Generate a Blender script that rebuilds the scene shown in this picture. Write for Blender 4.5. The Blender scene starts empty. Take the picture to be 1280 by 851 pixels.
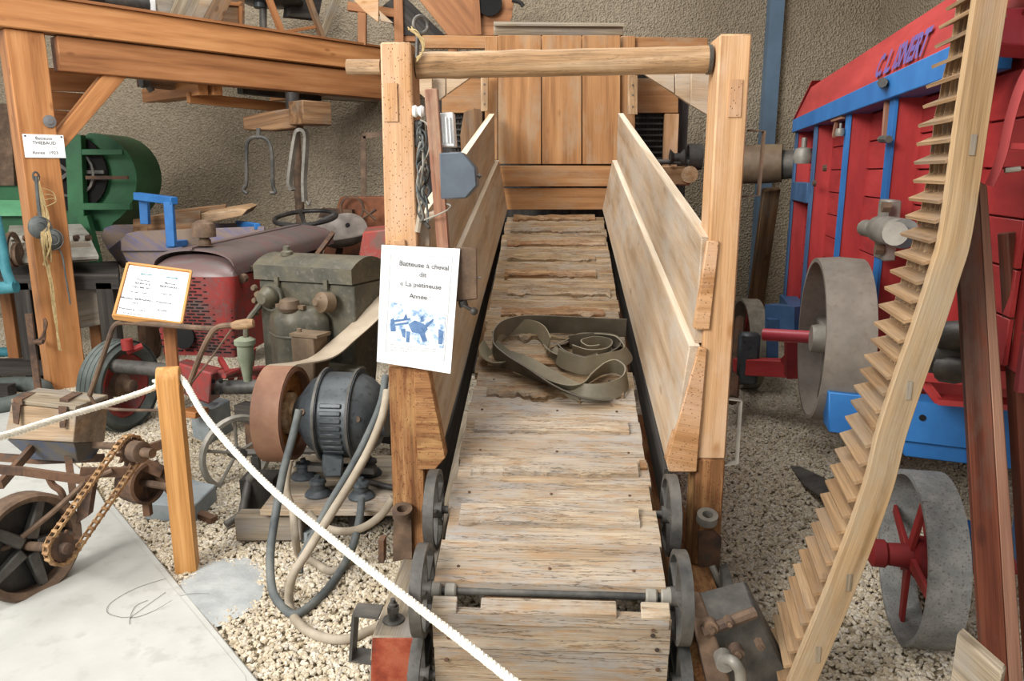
import bpy, math, random
from mathutils import Vector, Matrix, noise
random.seed(7)
S = bpy.context.scene
COL = S.collection
PI = math.pi
def V(*a): return Vector(a)

# ------------------------------------------------------------------ camera, world, lights, exposure
F, CH, PITCH = 960.0, 1.65, math.radians(12.3)
cam = bpy.data.cameras.new('camera'); cam.lens = 27.0; cam.sensor_width = 36.0; cam.clip_start = 0.05
co = bpy.data.objects.new('camera', cam); COL.objects.link(co)
co.location = (0, 0, CH); co.rotation_euler = (PI/2 - PITCH, 0, 0); S.camera = co
w = bpy.data.worlds.new('world'); S.world = w; w.use_nodes = True
w.node_tree.nodes['Background'].inputs[0].default_value = (0.93, 0.97, 1.0, 1)
w.node_tree.nodes['Background'].inputs[1].default_value = 0.75
def area(name, loc, target, sx, sy, power, col):
    l = bpy.data.lights.new(name, 'AREA'); l.shape = 'RECTANGLE'; l.size = sx; l.size_y = sy; l.energy = power; l.color = col
    o = bpy.data.objects.new(name, l); COL.objects.link(o); o.location = loc
    o.rotation_euler = (Vector(target) - Vector(loc)).to_track_quat('-Z', 'Y').to_euler(); return o
area('doorway_daylight', (-4.4, -1.6, 4.4), (-0.8, 3.6, 0.3), 3.2, 2.6, 600, (1.0, 0.98, 0.95))
area('skylight', (-0.9, 4.6, 5.3), (-0.9, 4.8, 0.0), 2.4, 4.5, 190, (0.97, 0.99, 1.0))
S.view_settings.view_transform = 'Standard'; S.view_settings.look = 'None'
S.view_settings.exposure = 0.25; S.view_settings.gamma = 1.0; S.view_settings.use_curve_mapping = False

# ------------------------------------------------------------------ helpers
def hit(px, py, az=0.0, u=None, v=None, w=None):
    """point of the scene seen at a pixel of the 1280x851 photograph, on the plane u=, v= or w= of a frame turned az degrees"""
    dx, dy = px - 640.0, py - 425.5
    H = F*math.cos(PITCH) - dy*math.sin(PITCH); Z = -F*math.sin(PITCH) - dy*math.cos(PITCH)
    a = math.radians(az); c, s = math.cos(a), math.sin(a)
    if u is not None: k = u/(dx*c - H*s)
    elif v is not None: k = v/(dx*s + H*c)
    else: k = (w - CH)/Z
    return Vector((dx*k, H*k, CH + Z*k))
def at(px, py, Y): return hit(px, py, v=Y)
def gnd(px, py, z=0.0): return hit(px, py, w=z)
class Frame:
    def __init__(s, az, o=(0, 0, 0)):
        a = math.radians(az); s.az = az; s.c = V(math.cos(a), -math.sin(a), 0); s.l = V(math.sin(a), math.cos(a), 0); s.o = Vector(o)
    def __call__(s, u, v, w): return s.o + s.c*u + s.l*v + V(0, 0, w)
def lerp(a, b, t): return a + (b - a)*t
def spline(pts, n=8, closed=False):
    P = [Vector(p) for p in pts]; out = []; m = len(P)
    rng = range(m) if closed else range(m - 1)
    for i in rng:
        if closed: p0, p1, p2, p3 = P[(i-1) % m], P[i], P[(i+1) % m], P[(i+2) % m]
        else: p0, p1, p2, p3 = P[max(i-1, 0)], P[i], P[i+1], P[min(i+2, m-1)]
        for k in range(n):
            t = k/n
            out.append(0.5*((2*p1) + (p2-p0)*t + (2*p0-5*p1+4*p2-p3)*t*t + (3*p1-p0-3*p2+p3)*t**3))
    if not closed: out.append(P[-1])
    return out
def perp(a):
    a = a.normalized(); r = V(0, 0, 1) if abs(a.z) < 0.9 else V(1, 0, 0)
    x = a.cross(r).normalized(); return x, a.cross(x).normalized()

class B:
    """collects shapes in world space with grain coordinates"""
    def __init__(s): s.v = []; s.f = []; s.g = []
    def add(s, vs, fs, gs=None):
        o = len(s.v); off = V(random.random()*9, random.random()*9, random.random()*9)
        vs = [Vector(p) for p in vs]
        s.v += vs; s.g += [Vector(g) + off for g in (gs or vs)]
        s.f += [tuple(i + o for i in f) for f in fs]; return s
    def hexa(s, b, t):   # bottom quad b, top quad t (same order); grain along b0->b1
        x = (b[1]-b[0]).normalized(); n = (b[1]-b[0]).cross(b[2]-b[1]).normalized(); y = n.cross(x)
        vs = list(b) + list(t); gs = [V(p.dot(x), p.dot(y), p.dot(n)) for p in vs]
        return s.add(vs, [(3,2,1,0), (4,5,6,7), (0,1,5,4), (1,2,6,5), (2,3,7,6), (3,0,4,7)], gs)
    def slab(s, q, th):  # quad q (grain q0->q1) with a thickness vector
        return s.hexa(q, [p + th for p in q])
    def beam(s, p0, p1, w, h, up=(0,0,1), w1=None, h1=None):
        p0, p1, up = Vector(p0), Vector(p1), Vector(up); x = (p1-p0).normalized()
        y = up.cross(x)
        if y.length < 1e-4: y = V(0,1,0).cross(x)
        y.normalize(); z = x.cross(y); w1 = w if w1 is None else w1; h1 = h if h1 is None else h1; r = []
        for sz in (-1, 1):
            r.append([p0 - y*w/2 + z*sz*h/2, p1 - y*w1/2 + z*sz*h1/2, p1 + y*w1/2 + z*sz*h1/2, p0 + y*w/2 + z*sz*h/2])
        return s.hexa(r[0], r[1])
    def box(s, c, dx, dy, dz, fr=None):
        fr = fr or Frame(0); c = Vector(c); x, y = fr.c*dx/2, fr.l*dy/2; z = V(0,0,dz/2)
        if dz >= max(dx, dy): b = [c-x-y-z, c-x-y+z, c+x-y+z, c+x-y-z]; return s.hexa(b, [p + y*2 for p in b])
        b = [c-x-y-z, c+x-y-z, c+x+y-z, c-x+y-z]
        if dy > dx: b = [b[1], b[2], b[3], b[0]]
        return s.hexa(b, [p + z*2 for p in b])
    def prism(s, poly, th):  # closed polygon (3D points) + thickness vector
        n = len(poly); P = [Vector(p) for p in poly]; x = (P[1]-P[0]).normalized(); nn = Vector(th).normalized(); y = nn.cross(x)
        vs = P + [p + Vector(th) for p in P]; gs = [V(p.dot(x), p.dot(y), p.dot(nn)) for p in vs]
        return s.add(vs, [tuple(range(n-1, -1, -1)), tuple(range(n, 2*n))] + [(i, (i+1) % n, n+(i+1) % n, n+i) for i in range(n)], gs)
    def tube(s, pts, r, n=8, closed=False):
        P = [Vector(p) for p in pts]; m = len(P); R = r if isinstance(r, (list, tuple)) else [r]*m
        vs = []; gs = []; x = None; L = 0
        for i, p in enumerate(P):
            d = (P[(i+1) % m] - P[i-1]) if (closed or 0 < i < m-1) else (P[1]-P[0] if i == 0 else P[-1]-P[-2])
            d.normalize()
            if x is None: x, y = perp(d)
            else: x = (x - d*x.dot(d)).normalized(); y = d.cross(x)
            if i: L += (P[i]-P[i-1]).length
            for k in range(n):
                a = 2*PI*k/n; vs.append(p + (x*math.cos(a) + y*math.sin(a))*R[i]); gs.append(V(L, math.cos(a)*R[i], math.sin(a)*R[i]))
        fs = []
        for i in range(m if closed else m-1):
            j = (i+1) % m
            fs += [(i*n+k, i*n+(k+1) % n, j*n+(k+1) % n, j*n+k) for k in range(n)]
        if not closed: fs += [tuple(range(n-1, -1, -1)), tuple(range((m-1)*n, m*n))]
        return s.add(vs, fs, gs)
    def cyl(s, p0, p1, r, n=12, r1=None): return s.tube([p0, p1], [r, r if r1 is None else r1], n)
    def lathe(s, prof, o, ax, n=24, closed=False):  # prof: list of (radius, distance along ax)
        o, ax = Vector(o), Vector(ax).normalized(); x, y = perp(ax); vs = []; m = len(prof)
        for r, t in prof:
            for k in range(n):
                a = 2*PI*k/n; vs.append(o + ax*t + (x*math.cos(a) + y*math.sin(a))*max(r, 1e-4))
        fs = []
        for i in range(m if closed else m-1):
            j = (i+1) % m
            fs += [(i*n+k, i*n+(k+1) % n, j*n+(k+1) % n, j*n+k) for k in range(n)]
        if not closed: fs += [tuple(range(n-1, -1, -1)), tuple(range((m-1)*n, m*n))]
        return s.add(vs, fs)
    def rim(s, c, ax, R, wd, th, n=32): return s.lathe([(R, -wd/2), (R, wd/2), (R-th, wd/2), (R-th, -wd/2)], c, ax, n, True)
    def disc(s, c, ax, r, t, n=20): return s.lathe([(r, -t/2), (r, t/2)], c, ax, n)
    def ribbon(s, pts, wv, th):      # flat strap; wv = width vector(s)
        m = len(pts); vs = []; gs = []; L = 0; P = [Vector(p) for p in pts]
        for i, p in enumerate(P):
            w_ = Vector(wv[i] if isinstance(wv, list) else wv)
            d = (P[min(i+1, m-1)] - P[max(i-1, 0)]).normalized(); nn = d.cross(w_).normalized()*th/2
            if i: L += (P[i]-P[i-1]).length
            vs += [p-w_/2-nn, p+w_/2-nn, p+w_/2+nn, p-w_/2+nn]; h = w_.length/2
            gs += [V(L, -h, 0), V(L, h, 0), V(L, h, th), V(L, -h, th)]
        fs = [(3,2,1,0), (4*m-4, 4*m-3, 4*m-2, 4*m-1)]
        for i in range(m-1):
            for k in range(4): fs.append((4*i+k, 4*i+(k+1) % 4, 4*i+4+(k+1) % 4, 4*i+4+k))
        return s.add(vs, fs, gs)
    def grid(s, fn, nu, nv, th=None):  # surface fn(a,b) in 0..1; th = thickness vector
        top = [fn(i/nu, j/nv) for i in range(nu+1) for j in range(nv+1)]; W_ = nv+1
        fs = [(i*W_+j, (i+1)*W_+j, (i+1)*W_+j+1, i*W_+j+1) for i in range(nu) for j in range(nv)]
        vs = [t[0] if isinstance(t, tuple) else t for t in top]; gs = [t[1] for t in top] if isinstance(top[0], tuple) else list(vs)
        if th is not None:
            N = len(vs); th = Vector(th); vs += [v + th for v in vs]; gs += [g + V(0, 0, -0.03) for g in gs]
            fs += [tuple(N + k for k in reversed(f)) for f in fs]
            edge = [i*W_ for i in range(nu+1)] + [nu*W_+j for j in range(1, nv+1)] + [i*W_+nv for i in range(nu-1, -1, -1)] + [j for j in range(nv-1, 0, -1)]
            for k in range(len(edge)):
                a, b = edge[k], edge[(k+1) % len(edge)]; fs.append((b, a, a+N, b+N))
        return s.add(vs, fs, gs)

WL = {}
def obj(name, b, m, parent=None, bev=0, smooth=True, label=None, kind=None, loc=None):
    xs = [p for p in b.v]
    lo = V(min(p.x for p in xs), min(p.y for p in xs), min(p.z for p in xs)); hi = V(max(p.x for p in xs), max(p.y for p in xs), max(p.z for p in xs))
    c = (lo+hi)/2 if loc is None else Vector(loc)
    if loc is None and parent is None: c.z = lo.z
    me = bpy.data.meshes.new(name); me.from_pydata([p-c for p in xs], [], b.f)
    at_ = me.attributes.new('gc', 'FLOAT_VECTOR', 'POINT'); at_.data.foreach_set('vector', [q for g in b.g for q in g])
    me.materials.append(m)
    if smooth:
        me.shade_smooth(); me.set_sharp_from_angle(angle=math.radians(38))
    me.validate(); me.update()
    o = bpy.data.objects.new(name, me); COL.objects.link(o); WL[o.name] = c
    if parent is not None: o.parent = parent; o.location = c - WL[parent.name]
    else: o.location = c
    if bev:
        md = o.modifiers.new('bevel', 'BEVEL'); md.width = bev; md.segments = 1; md.limit_method = 'ANGLE'; md.angle_limit = math.radians(40)
    if label: o['label'] = label
    if kind: o['kind'] = kind
    return o
def thing(name, label, cat, loc, group=None):
    o = bpy.data.objects.new(name, None); COL.objects.link(o); o.location = loc; o.empty_display_size = 0.05; WL[o.name] = Vector(loc)
    o['label'] = label; o['category'] = cat
    if group: o['group'] = group
    return o
def tag(o, label, cat, group=None):
    o['label'] = label; o['category'] = cat
    if group: o['group'] = group
    return o
def struct(name, b, m, **k): return obj(name, b, m, kind='structure', **k)
def txt(s, size, o, right, up, m, parent, align='CENTER', name='lettering', thick=0.0004, bold=0.0):
    cu = bpy.data.curves.new('t', 'FONT'); cu.body = s; cu.size = size; cu.align_x = align; cu.extrude = 0; cu.offset = bold
    cu.resolution_u = 2
    t = bpy.data.objects.new('t', cu); COL.objects.link(t)
    dg = bpy.context.evaluated_depsgraph_get(); me = bpy.data.meshes.new_from_object(t.evaluated_get(dg))
    right, up = Vector(right).normalized(), Vector(up).normalized(); nrm = right.cross(up)
    b = B(); o = Vector(o)
    b.add([o + right*v.co.x + up*v.co.y + nrm*thick for v in me.vertices], [tuple(p.vertices) for p in me.polygons])
    bpy.data.objects.remove(t); bpy.data.meshes.remove(me); bpy.data.curves.remove(cu)
    return obj(name, b, m, parent, smooth=False)

# ------------------------------------------------------------------ materials
def hx(h):
    h = h.lstrip('#'); r = []
    for i in (0, 2, 4):
        c = int(h[i:i+2], 16)/255; r.append(c/12.92 if c <= 0.04045 else ((c+0.055)/1.055)**2.4)
    return (*r, 1)
def newmat(name):
    m = bpy.data.materials.new(name); m.use_nodes = True; nt = m.node_tree
    return m, nt, nt.nodes['Principled BSDF']
def nd(nt, t, **k):
    n = nt.nodes.new(t)
    for a, b in k.items(): setattr(n, a, b)
    return n
def coords(nt, kind, scale):
    if kind == 'gc': a = nd(nt, 'ShaderNodeAttribute', attribute_name='gc').outputs['Vector']
    else: a = nd(nt, 'ShaderNodeNewGeometry').outputs['Position']
    mp = nd(nt, 'ShaderNodeMapping'); mp.inputs['Scale'].default_value = scale; nt.links.new(a, mp.inputs['Vector']); return mp.outputs[0]
def noi(nt, vec, sc=1.0, det=5, rough=0.55):
    n = nd(nt, 'ShaderNodeTexNoise'); n.inputs['Scale'].default_value = sc; n.inputs['Detail'].default_value = det; n.inputs['Roughness'].default_value = rough
    nt.links.new(vec, n.inputs['Vector']); return n.outputs[0]
def ramp(nt, fac, stops):
    r = nd(nt, 'ShaderNodeValToRGB'); e = r.color_ramp.elements
    while len(e) < len(stops): e.new(0.5)
    for k, (p, c) in enumerate(stops): e[k].position = p; e[k].color = hx(c) if isinstance(c, str) else (c, c, c, 1)
    nt.links.new(fac, r.inputs[0]); return r.outputs[0]
def mix(nt, fac, a, b, mode='MIX'):
    m = nd(nt, 'ShaderNodeMix', data_type='RGBA', blend_type=mode)
    for val, sock in ((fac, m.inputs[0]), (a, m.inputs[6]), (b, m.inputs[7])):
        if isinstance(val, str): sock.default_value = hx(val)
        elif isinstance(val, (float, int)): sock.default_value = val
        else: nt.links.new(val, sock)
    return m.outputs[2]
def bump(nt, bs, h, st, dist=0.01):
    b = nd(nt, 'ShaderNodeBump'); b.inputs['Strength'].default_value = st; b.inputs['Distance'].default_value = dist
    nt.links.new(h, b.inputs['Height']); nt.links.new(b.outputs[0], bs.inputs['Normal'])
def wood(name, light, mid, dark, dirt=None, dirt_amt=0.5, holes=0, knots=True, rough=0.72, cross=22, stain=None, sat=0.35, cracks=0.0):
    m, nt, bs = newmat(name)
    a = noi(nt, coords(nt, 'gc', (1.1, cross, cross)), 1.0, 4); f = noi(nt, coords(nt, 'gc', (5, 190, 190)), 1.0, 3)
    c = ramp(nt, a, [(0.28, dark), (0.5, mid), (0.72, light)])
    fr = ramp(nt, f, [(0.3, 1-sat), (0.6, 1.0)]); c = mix(nt, 0.8, c, fr, 'MULTIPLY')
    if knots:
        v = nd(nt, 'ShaderNodeTexVoronoi'); v.inputs['Scale'].default_value = 1.0; nt.links.new(coords(nt, 'gc', (3.2, 7, 7)), v.inputs['Vector'])
        c = mix(nt, ramp(nt, v.outputs['Distance'], [(0.06, 0.85), (0.13, 0.0)]), c, dark)
    if dirt:
        d = noi(nt, coords(nt, 'gc', (2.2, 5, 5)), 1.3, 6, 0.65); c = mix(nt, ramp(nt, d, [(0.62-dirt_amt*0.35, 0.0), (0.78-dirt_amt*0.2, 0.9)]), c, dirt)
    if stain:
        d = noi(nt, coords(nt, 'gc', (9, 60, 60)), 1.0, 6, 0.7); c = mix(nt, ramp(nt, d, [(0.5, 0.0), (0.66, 0.9)]), c, stain)
    if cracks:
        k = noi(nt, coords(nt, 'gc', (1.6, 26, 26)), 1.0, 5, 0.7); c = mix(nt, ramp(nt, k, [(.485, 0.0), (.5, cracks), (.515, 0.0)]), c, '2e2116')
        k = noi(nt, coords(nt, 'gc', (7, 9, 9)), 1.0, 7, 0.75); c = mix(nt, ramp(nt, k, [(.52, 0.0), (.68, cracks*.75)]), c, dark)
    if holes:
        v = nd(nt, 'ShaderNodeTexVoronoi'); v.inputs['Scale'].default_value = holes; nt.links.new(coords(nt, 'gc', (0.7, 1, 1)), v.inputs['Vector'])
        c = mix(nt, ramp(nt, v.outputs['Distance'], [(0.15, 0.85), (0.21, 0.0)]), c, '4a2f1a')
    nt.links.new(c, bs.inputs['Base Color']); bs.inputs['Roughness'].default_value = rough; bs.inputs['Specular IOR Level'].default_value = 0.25
    bump(nt, bs, f, 0.35, 0.004); return m
def mixed(name, cols, scale=6, rough=0.6, metal=0.0, bmp=0.2, spec=0.4, coord='gc', fine=None, stretch=(1, 1, 1), lo=0.33, hi=0.68):
    m, nt, bs = newmat(name); v = coords(nt, coord, stretch); n = noi(nt, v, scale, 7, 0.65)
    k = len(cols); c = ramp(nt, n, [(lo + (hi-lo)*i/max(k-1, 1), cols[i]) for i in range(k)])
    f = noi(nt, v, scale*9, 4)
    if fine: c = mix(nt, ramp(nt, f, [(0.55, 0.0), (0.68, 0.8)]), c, fine)
    nt.links.new(c, bs.inputs['Base Color']); bs.inputs['Roughness'].default_value = rough; bs.inputs['Metallic'].default_value = metal
    bs.inputs['Specular IOR Level'].default_value = spec
    if bmp: bump(nt, bs, f, bmp, 0.004)
    return m
M = {}
M['post'] = wood('aged post wood', 'd3ab82', 'c1966b', 'a5774c', dirt='cbaa8c', dirt_amt=.45, holes=0, sat=.25)
M['post_holed'] = wood('worm eaten post wood', 'cfa47b', 'bb8e63', 'a07145', dirt='c4a184', dirt_amt=.5, holes=105, sat=.3)
M['post_stained'] = wood('rust stained post wood', 'ad8156', '93663f', '573820', dirt='b8925f', dirt_amt=.35, holes=95, sat=.5, stain='64391f')
M['sideboard'] = wood('rubbed side board wood', 'c4ad92', 'b1987c', '8f7557', dirt='aca295', dirt_amt=.55, cross=12, sat=.2, cracks=.15)
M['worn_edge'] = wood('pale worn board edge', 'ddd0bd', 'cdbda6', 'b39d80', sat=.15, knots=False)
M['panel'] = wood('hood panel wood', 'b38558', 'a17349', '855b38', dirt='9c8469', dirt_amt=.4, sat=.25)
M['tread'] = wood('worn tread wood', 'c2b19b', 'ad9a80', '8a7053', dirt='95908a', dirt_amt=.6, cross=12, sat=.5, stain='9a7c5c', knots=True, cracks=.8)
M['tread_mid'] = wood('rough tread wood', 'b39d82', '99815f', '66492e', dirt='8d8478', dirt_amt=.5, cross=14, sat=.6, stain='845f3b', knots=False, cracks=.9)
M['tread_raw'] = wood('splintered tread wood', 'b3946e', '96734e', '68482c', dirt='a08e78', dirt_amt=.5, sat=.6, stain='7c4d27', knots=False, cracks=.9)
M['pole'] = wood('peeled pole wood', 'd0b697', 'b3906a', '8b6744', dirt='7d654e', dirt_amt=.4, sat=.5, knots=True, cracks=.5)
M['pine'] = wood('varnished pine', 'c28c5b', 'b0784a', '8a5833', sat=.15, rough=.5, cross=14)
M['pine_dark'] = wood('deep orange pine', 'ab784f', '99663f', '754a2c', sat=.15, rough=.55, cross=14)  # darker orange tone of pine
M['brown'] = wood('old brown wood', '9c7a58', '7d5c3f', '533a26', dirt='6f6457', dirt_amt=.4, sat=.4)
M['grey_wood'] = wood('grey weathered wood', 'b5a795', '95866f', '6c5e4c', dirt='837d76', dirt_amt=.5, sat=.5)
M['dark_wood'] = wood('blackened wood', '4f4a44', '393430', '22201e', sat=.4)
M['redwood'] = wood('red brown timber', '7c4531', '633322', '452117', dirt='5b4a40', dirt_amt=.35, sat=.35)
M['redwood_edge'] = wood('pale edge of red timber', 'a9826b', '946b57', '7b5545', sat=.25)
M['rail'] = wood('walker rail wood', 'c4a883', 'ae8f69', '8c6f4c', dirt='a3927a', dirt_amt=.5, sat=.3)
M['slat'] = wood('thin slat wood', 'b89a76', '9d7e5c', '75593e', dirt='8a7a68', dirt_amt=.45, sat=.4)
M['postnew'] = wood('new barrier post wood', 'cf9c62', 'c08a50', 'a6733c', sat=.25, rough=.5, knots=False, cross=30)
M['bluewood'] = wood('blue painted wood', '8a7a68', '5c6597', '7d6a58', dirt='8b7761', dirt_amt=.9, sat=.3, knots=False)
M['box_wood'] = wood('seed box wood', 'bda58b', '9d8468', '75604b', dirt='8c8b86', dirt_amt=.5, sat=.4)
M['iron'] = mixed('dark iron', ['3b3a38', '57544f', '6f6a62'], 7, .55, .35, .25)
M['black_iron'] = mixed('black iron', ['1f1e1d', '302d2a', '45403a'], 7, .55, .2, .2)
M['pale_iron'] = mixed('worn pale iron', ['6b675f', '8a857b', 'a09a8e'], 5, .5, .25, .2)
M['rust'] = mixed('rusty iron', ['3a2e27', '523f33', '6b4e39', '54483f'], 8, .8, .1, .4)
M['rust_brown'] = mixed('brown rusty iron', ['4a3a31', '64503f', '806753'], 9, .75, .1, .3)
M['green'] = mixed('green paint', ['20492e', '285c38', '306a42'], 3, .5, 0, .15, fine='2a5636', lo=.3, hi=.7)
M['lightgreen'] = mixed('pale green paint', ['4f8a62', '5c9a70', '6aa77c'], 4, .5, 0, .1)
M['teal'] = mixed('teal paint', ['275c66', '33717c', '4b8a93'], 5, .5, 0, .1)
M['red'] = mixed('red paint', ['8f2a2b', 'a53332', 'b53e3c'], 2.5, .55, 0, .12, stretch=(.6, 3, 3))
M['red_dark'] = mixed('dull red paint', ['6d1a1d', '81221f', '94302c'], 3, .6, 0, .12)
M['red_shaft'] = mixed('bright red paint', ['a8323c', 'b83c46', 'c2505a'], 3, .35, 0, .05)
M['redold'] = mixed('worn tractor red', ['5a4a46', '74332f', '8d2e2a', '66403b'], 4, .5, 0, .2, fine='5f4a46')
M['hood'] = mixed('dusty tractor hood', ['5b5451', '665c5a', '6e5653', '6c6765'], 4, .42, .1, .12, stretch=(.5, 1.5, 1.5))
M['blue'] = mixed('blue paint', ['235d98', '2b6aa8', '3576b4'], 3, .5, 0, .1)
M['blue_dark'] = mixed('dull blue paint', ['32506f', '3c5c80', '4b6b90'], 3, .55, 0, .1)
M['column'] = mixed('blue grey steel paint', ['55697c', '5d7286', '647a8e'], 2, .5, 0, .05)
M['motor'] = mixed('blue grey motor paint', ['34383b', '454a4d', '575b5c'], 4, .42, .1, .12, fine='2a2c2e')
M['engine'] = mixed('grey green engine paint', ['434239', '504e44', '605a4a', '59503f'], 4, .45, .1, .15, fine='6b665a')
M['engine_brown'] = mixed('brown engine metal', ['5a4a3a', '6f5c48', '7f6e58'], 5, .6, .1, .2)
M['pulley'] = mixed('worn leather brown pulley face', ['6e4a37', '86604a', '99745c'], 3, .6, 0, .1)
M['pulley_wood'] = wood('pulley wood', 'b07a4a', '96602f', '6b3f1e', sat=.4)
M['belt'] = mixed('canvas belt', ['8e7f6c', '9d8e7a', 'aa9c88'], 4, .75, 0, .15)
M['leather'] = mixed('olive grey leather belt', ['6b6454', '827863', '94896f'], 3, .55, 0, .15)
M['leather_dark'] = mixed('dark leather belt', ['4a443a', '5e5648', '71675a'], 4, .6, 0, .15)
M['tire'] = mixed('old tyre rubber', ['3b403d', '4c524e', '626762'], 5, .8, 0, .25)
M['hose_dark'] = mixed('dark hose rubber', ['3f4344', '565a59', '6d6e69'], 6, .7, 0, .2)
M['hose_tan'] = mixed('dusty tan hose', ['8a7d6b', '9b8f7d', 'ada18f'], 6, .75, 0, .2)
M['rope'] = mixed('white rope', ['cfc9ba', 'e2dccd', 'efeadd'], 30, .85, 0, .3)
M['twine'] = mixed('straw twine', ['8f7a52', 'ab9468', 'c2ab7d'], 30, .9, 0, .2)
M['paper'] = mixed('white paper', ['f1f1ef', 'f6f6f4'], 2, .55, 0, 0)
M['ink'] = mixed('printed ink', ['3c3f48', '50535b'], 8, .6, 0, 0)
M['ink_blue'] = mixed('blue printed photograph', ['6d8db6', '9db6d4', 'd5e1ee', 'eef3f8'], 45, .6, 0, 0, lo=.35, hi=.6)
M['ink_mid'] = mixed('mid blue print', ['44648f', '6685ad'], 40, .6, 0, 0)
M['ink_grey'] = mixed('faint grey print', ['a9aeb6', 'bcc0c6'], 8, .6, 0, 0)
M['ink_teal'] = mixed('teal arrow print', ['3f6f78', '5c8a90'], 20, .6, 0, 0)
M['purple'] = mixed('purple blue lettering paint', ['5b4f8e', '6a5a97'], 8, .55, 0, 0)
M['white'] = mixed('white plastic', ['dcdddb', 'e8e8e6'], 4, .4, 0, .05)
M['greybox'] = mixed('grey blue painted box', ['474e57', '535b64', '5f6871'], 4, .45, .1, .05)
M['concrete'] = mixed('pale concrete', ['a09f98', 'aeada6', 'bbbab3'], 1.3, .85, 0, .25, coord='pos', fine='a3a19a', lo=.3, hi=.7)
M['concrete_dark'] = mixed('grey cement', ['8f9290', 'a0a2a0', 'aeb0ad'], 8, .9, 0, .5, coord='pos')
M['block'] = mixed('grey concrete block', ['787f81', '888e8f', '979c9b'], 6, .85, 0, .3)
M['dark'] = mixed('hollow shade and part black', ['0c0b0a', '151312'], 4, .9, 0, 0)  # black stands in for shade inside openings; also colours a few parts
M['bolt'] = mixed('zinc bolt', ['8a8d8f', 'a5a8aa'], 4, .35, .7, 0)
def wall_mat():
    m, nt, bs = newmat('rough cast plaster'); v = coords(nt, 'pos', (1, 1, 1))
    big = noi(nt, v, .7, 4); g = noi(nt, v, 38, 3, .6)
    vo = nd(nt, 'ShaderNodeTexVoronoi'); vo.inputs['Scale'].default_value = 48; nt.links.new(v, vo.inputs['Vector'])
    c = ramp(nt, big, [(.3, '948672'), (.5, 'a39580'), (.7, 'aea08b')])
    c = mix(nt, ramp(nt, g, [(.35, .45), (.55, 0.0)]), c, '786d5e')
    h = nd(nt, 'ShaderNodeMath', operation='ADD'); nt.links.new(g, h.inputs[0]); nt.links.new(vo.outputs['Distance'], h.inputs[1])
    nt.links.new(c, bs.inputs['Base Color']); bs.inputs['Roughness'].default_value = .95; bs.inputs['Specular IOR Level'].default_value = .1
    bump(nt, bs, h.outputs[0], .8, .025); return m
M['wall'] = wall_mat()
def stone_mat():
    m, nt, bs = newmat('limestone gravel'); oi = nd(nt, 'ShaderNodeObjectInfo')
    c = ramp(nt, oi.outputs['Random'], [(0, 'ab9d85'), (.2, 'cabda5'), (.45, 'd9d0be'), (.62, 'c0b095'), (.8, 'd3ccc0'), (1, 'a39888')])
    v = coords(nt, 'pos', (1, 1, 1)); n = noi(nt, v, 60, 3); c = mix(nt, ramp(nt, n, [(.4, .3), (.6, 0.0)]), c, '8a7a60'); n2 = noi(nt, v, 1.4, 4); c = mix(nt, ramp(nt, n2, [(.45, 0.0), (.65, .3)]), c, 'a39072')
    nt.links.new(c, bs.inputs['Base Color']); bs.inputs['Roughness'].default_value = .9; bs.inputs['Specular IOR Level'].default_value = .15; return m
M['stone'] = stone_mat()
M['sand'] = mixed('gravel bed', ['9a8a6e', 'b0a083', 'c0b195'], 40, .95, 0, .8, coord='pos')

# ------------------------------------------------------------------ the setting
WY = 8.8
b = B(); b.slab([V(-9, WY, -.1), V(7, WY, -.1), V(7, WY, 5.5), V(-9, WY, 5.5)], V(0, .25, 0)); struct('wall_back', b, M['wall'], smooth=False)
slabpoly = [gnd(312, 880), gnd(307, 851), gnd(215, 738), gnd(133, 636), gnd(112, 600), gnd(0, 505), gnd(-160, 420), gnd(-700, 430), V(-7, 1, 0), V(-4, 0.2, 0), V(-.6, 0.6, 0)]
b = B(); b.prism([V(-9, -3, -.05), V(7, -3, -.05), V(7, WY, -.05), V(-9, WY, -.05)], V(0, 0, .04)); struct('floor', b, M['sand'], smooth=False)
b = B(); b.prism([V(p.x, p.y, -.009) for p in slabpoly], V(0, 0, .03)); struct('floor_slab', b, M['concrete'], smooth=False)
b = B()
e0, e1 = gnd(320, 872), gnd(131, 633)
b.beam(e0 + V(.012, 0, .002), e1 + V(.012, 0, .002), .05, .034); struct('trim_1', b, M['concrete'], bev=.008)
b = B(); b.slab([V(3.95, -1.0, -.1), V(3.95, WY+.2, -.1), V(3.95, WY+.2, 5.5), V(3.95, -1.0, 5.5)], V(.25, 0, 0)); struct('wall_right_added', b, M['wall'], smooth=False)  # out of view, added to keep light off the right side
b = B(); b.slab([V(-9, 1.2, 5.45), V(4.2, 1.2, 5.45), V(4.2, WY+.25, 5.45), V(-9, WY+.25, 5.45)], V(0, 0, .1)); struct('ceiling_added', b, M['paper'], smooth=False)  # unseen, added to block sky light from above
# steel column against the wall
b = B(); p = hit(944, 300, v=WY-.1); top = hit(948, 0, v=WY-.1)
b.box(V(p.x+.06, WY-.07, 2.4), .15, .12, 4.9); struct('column', b, M['column'])

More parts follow.
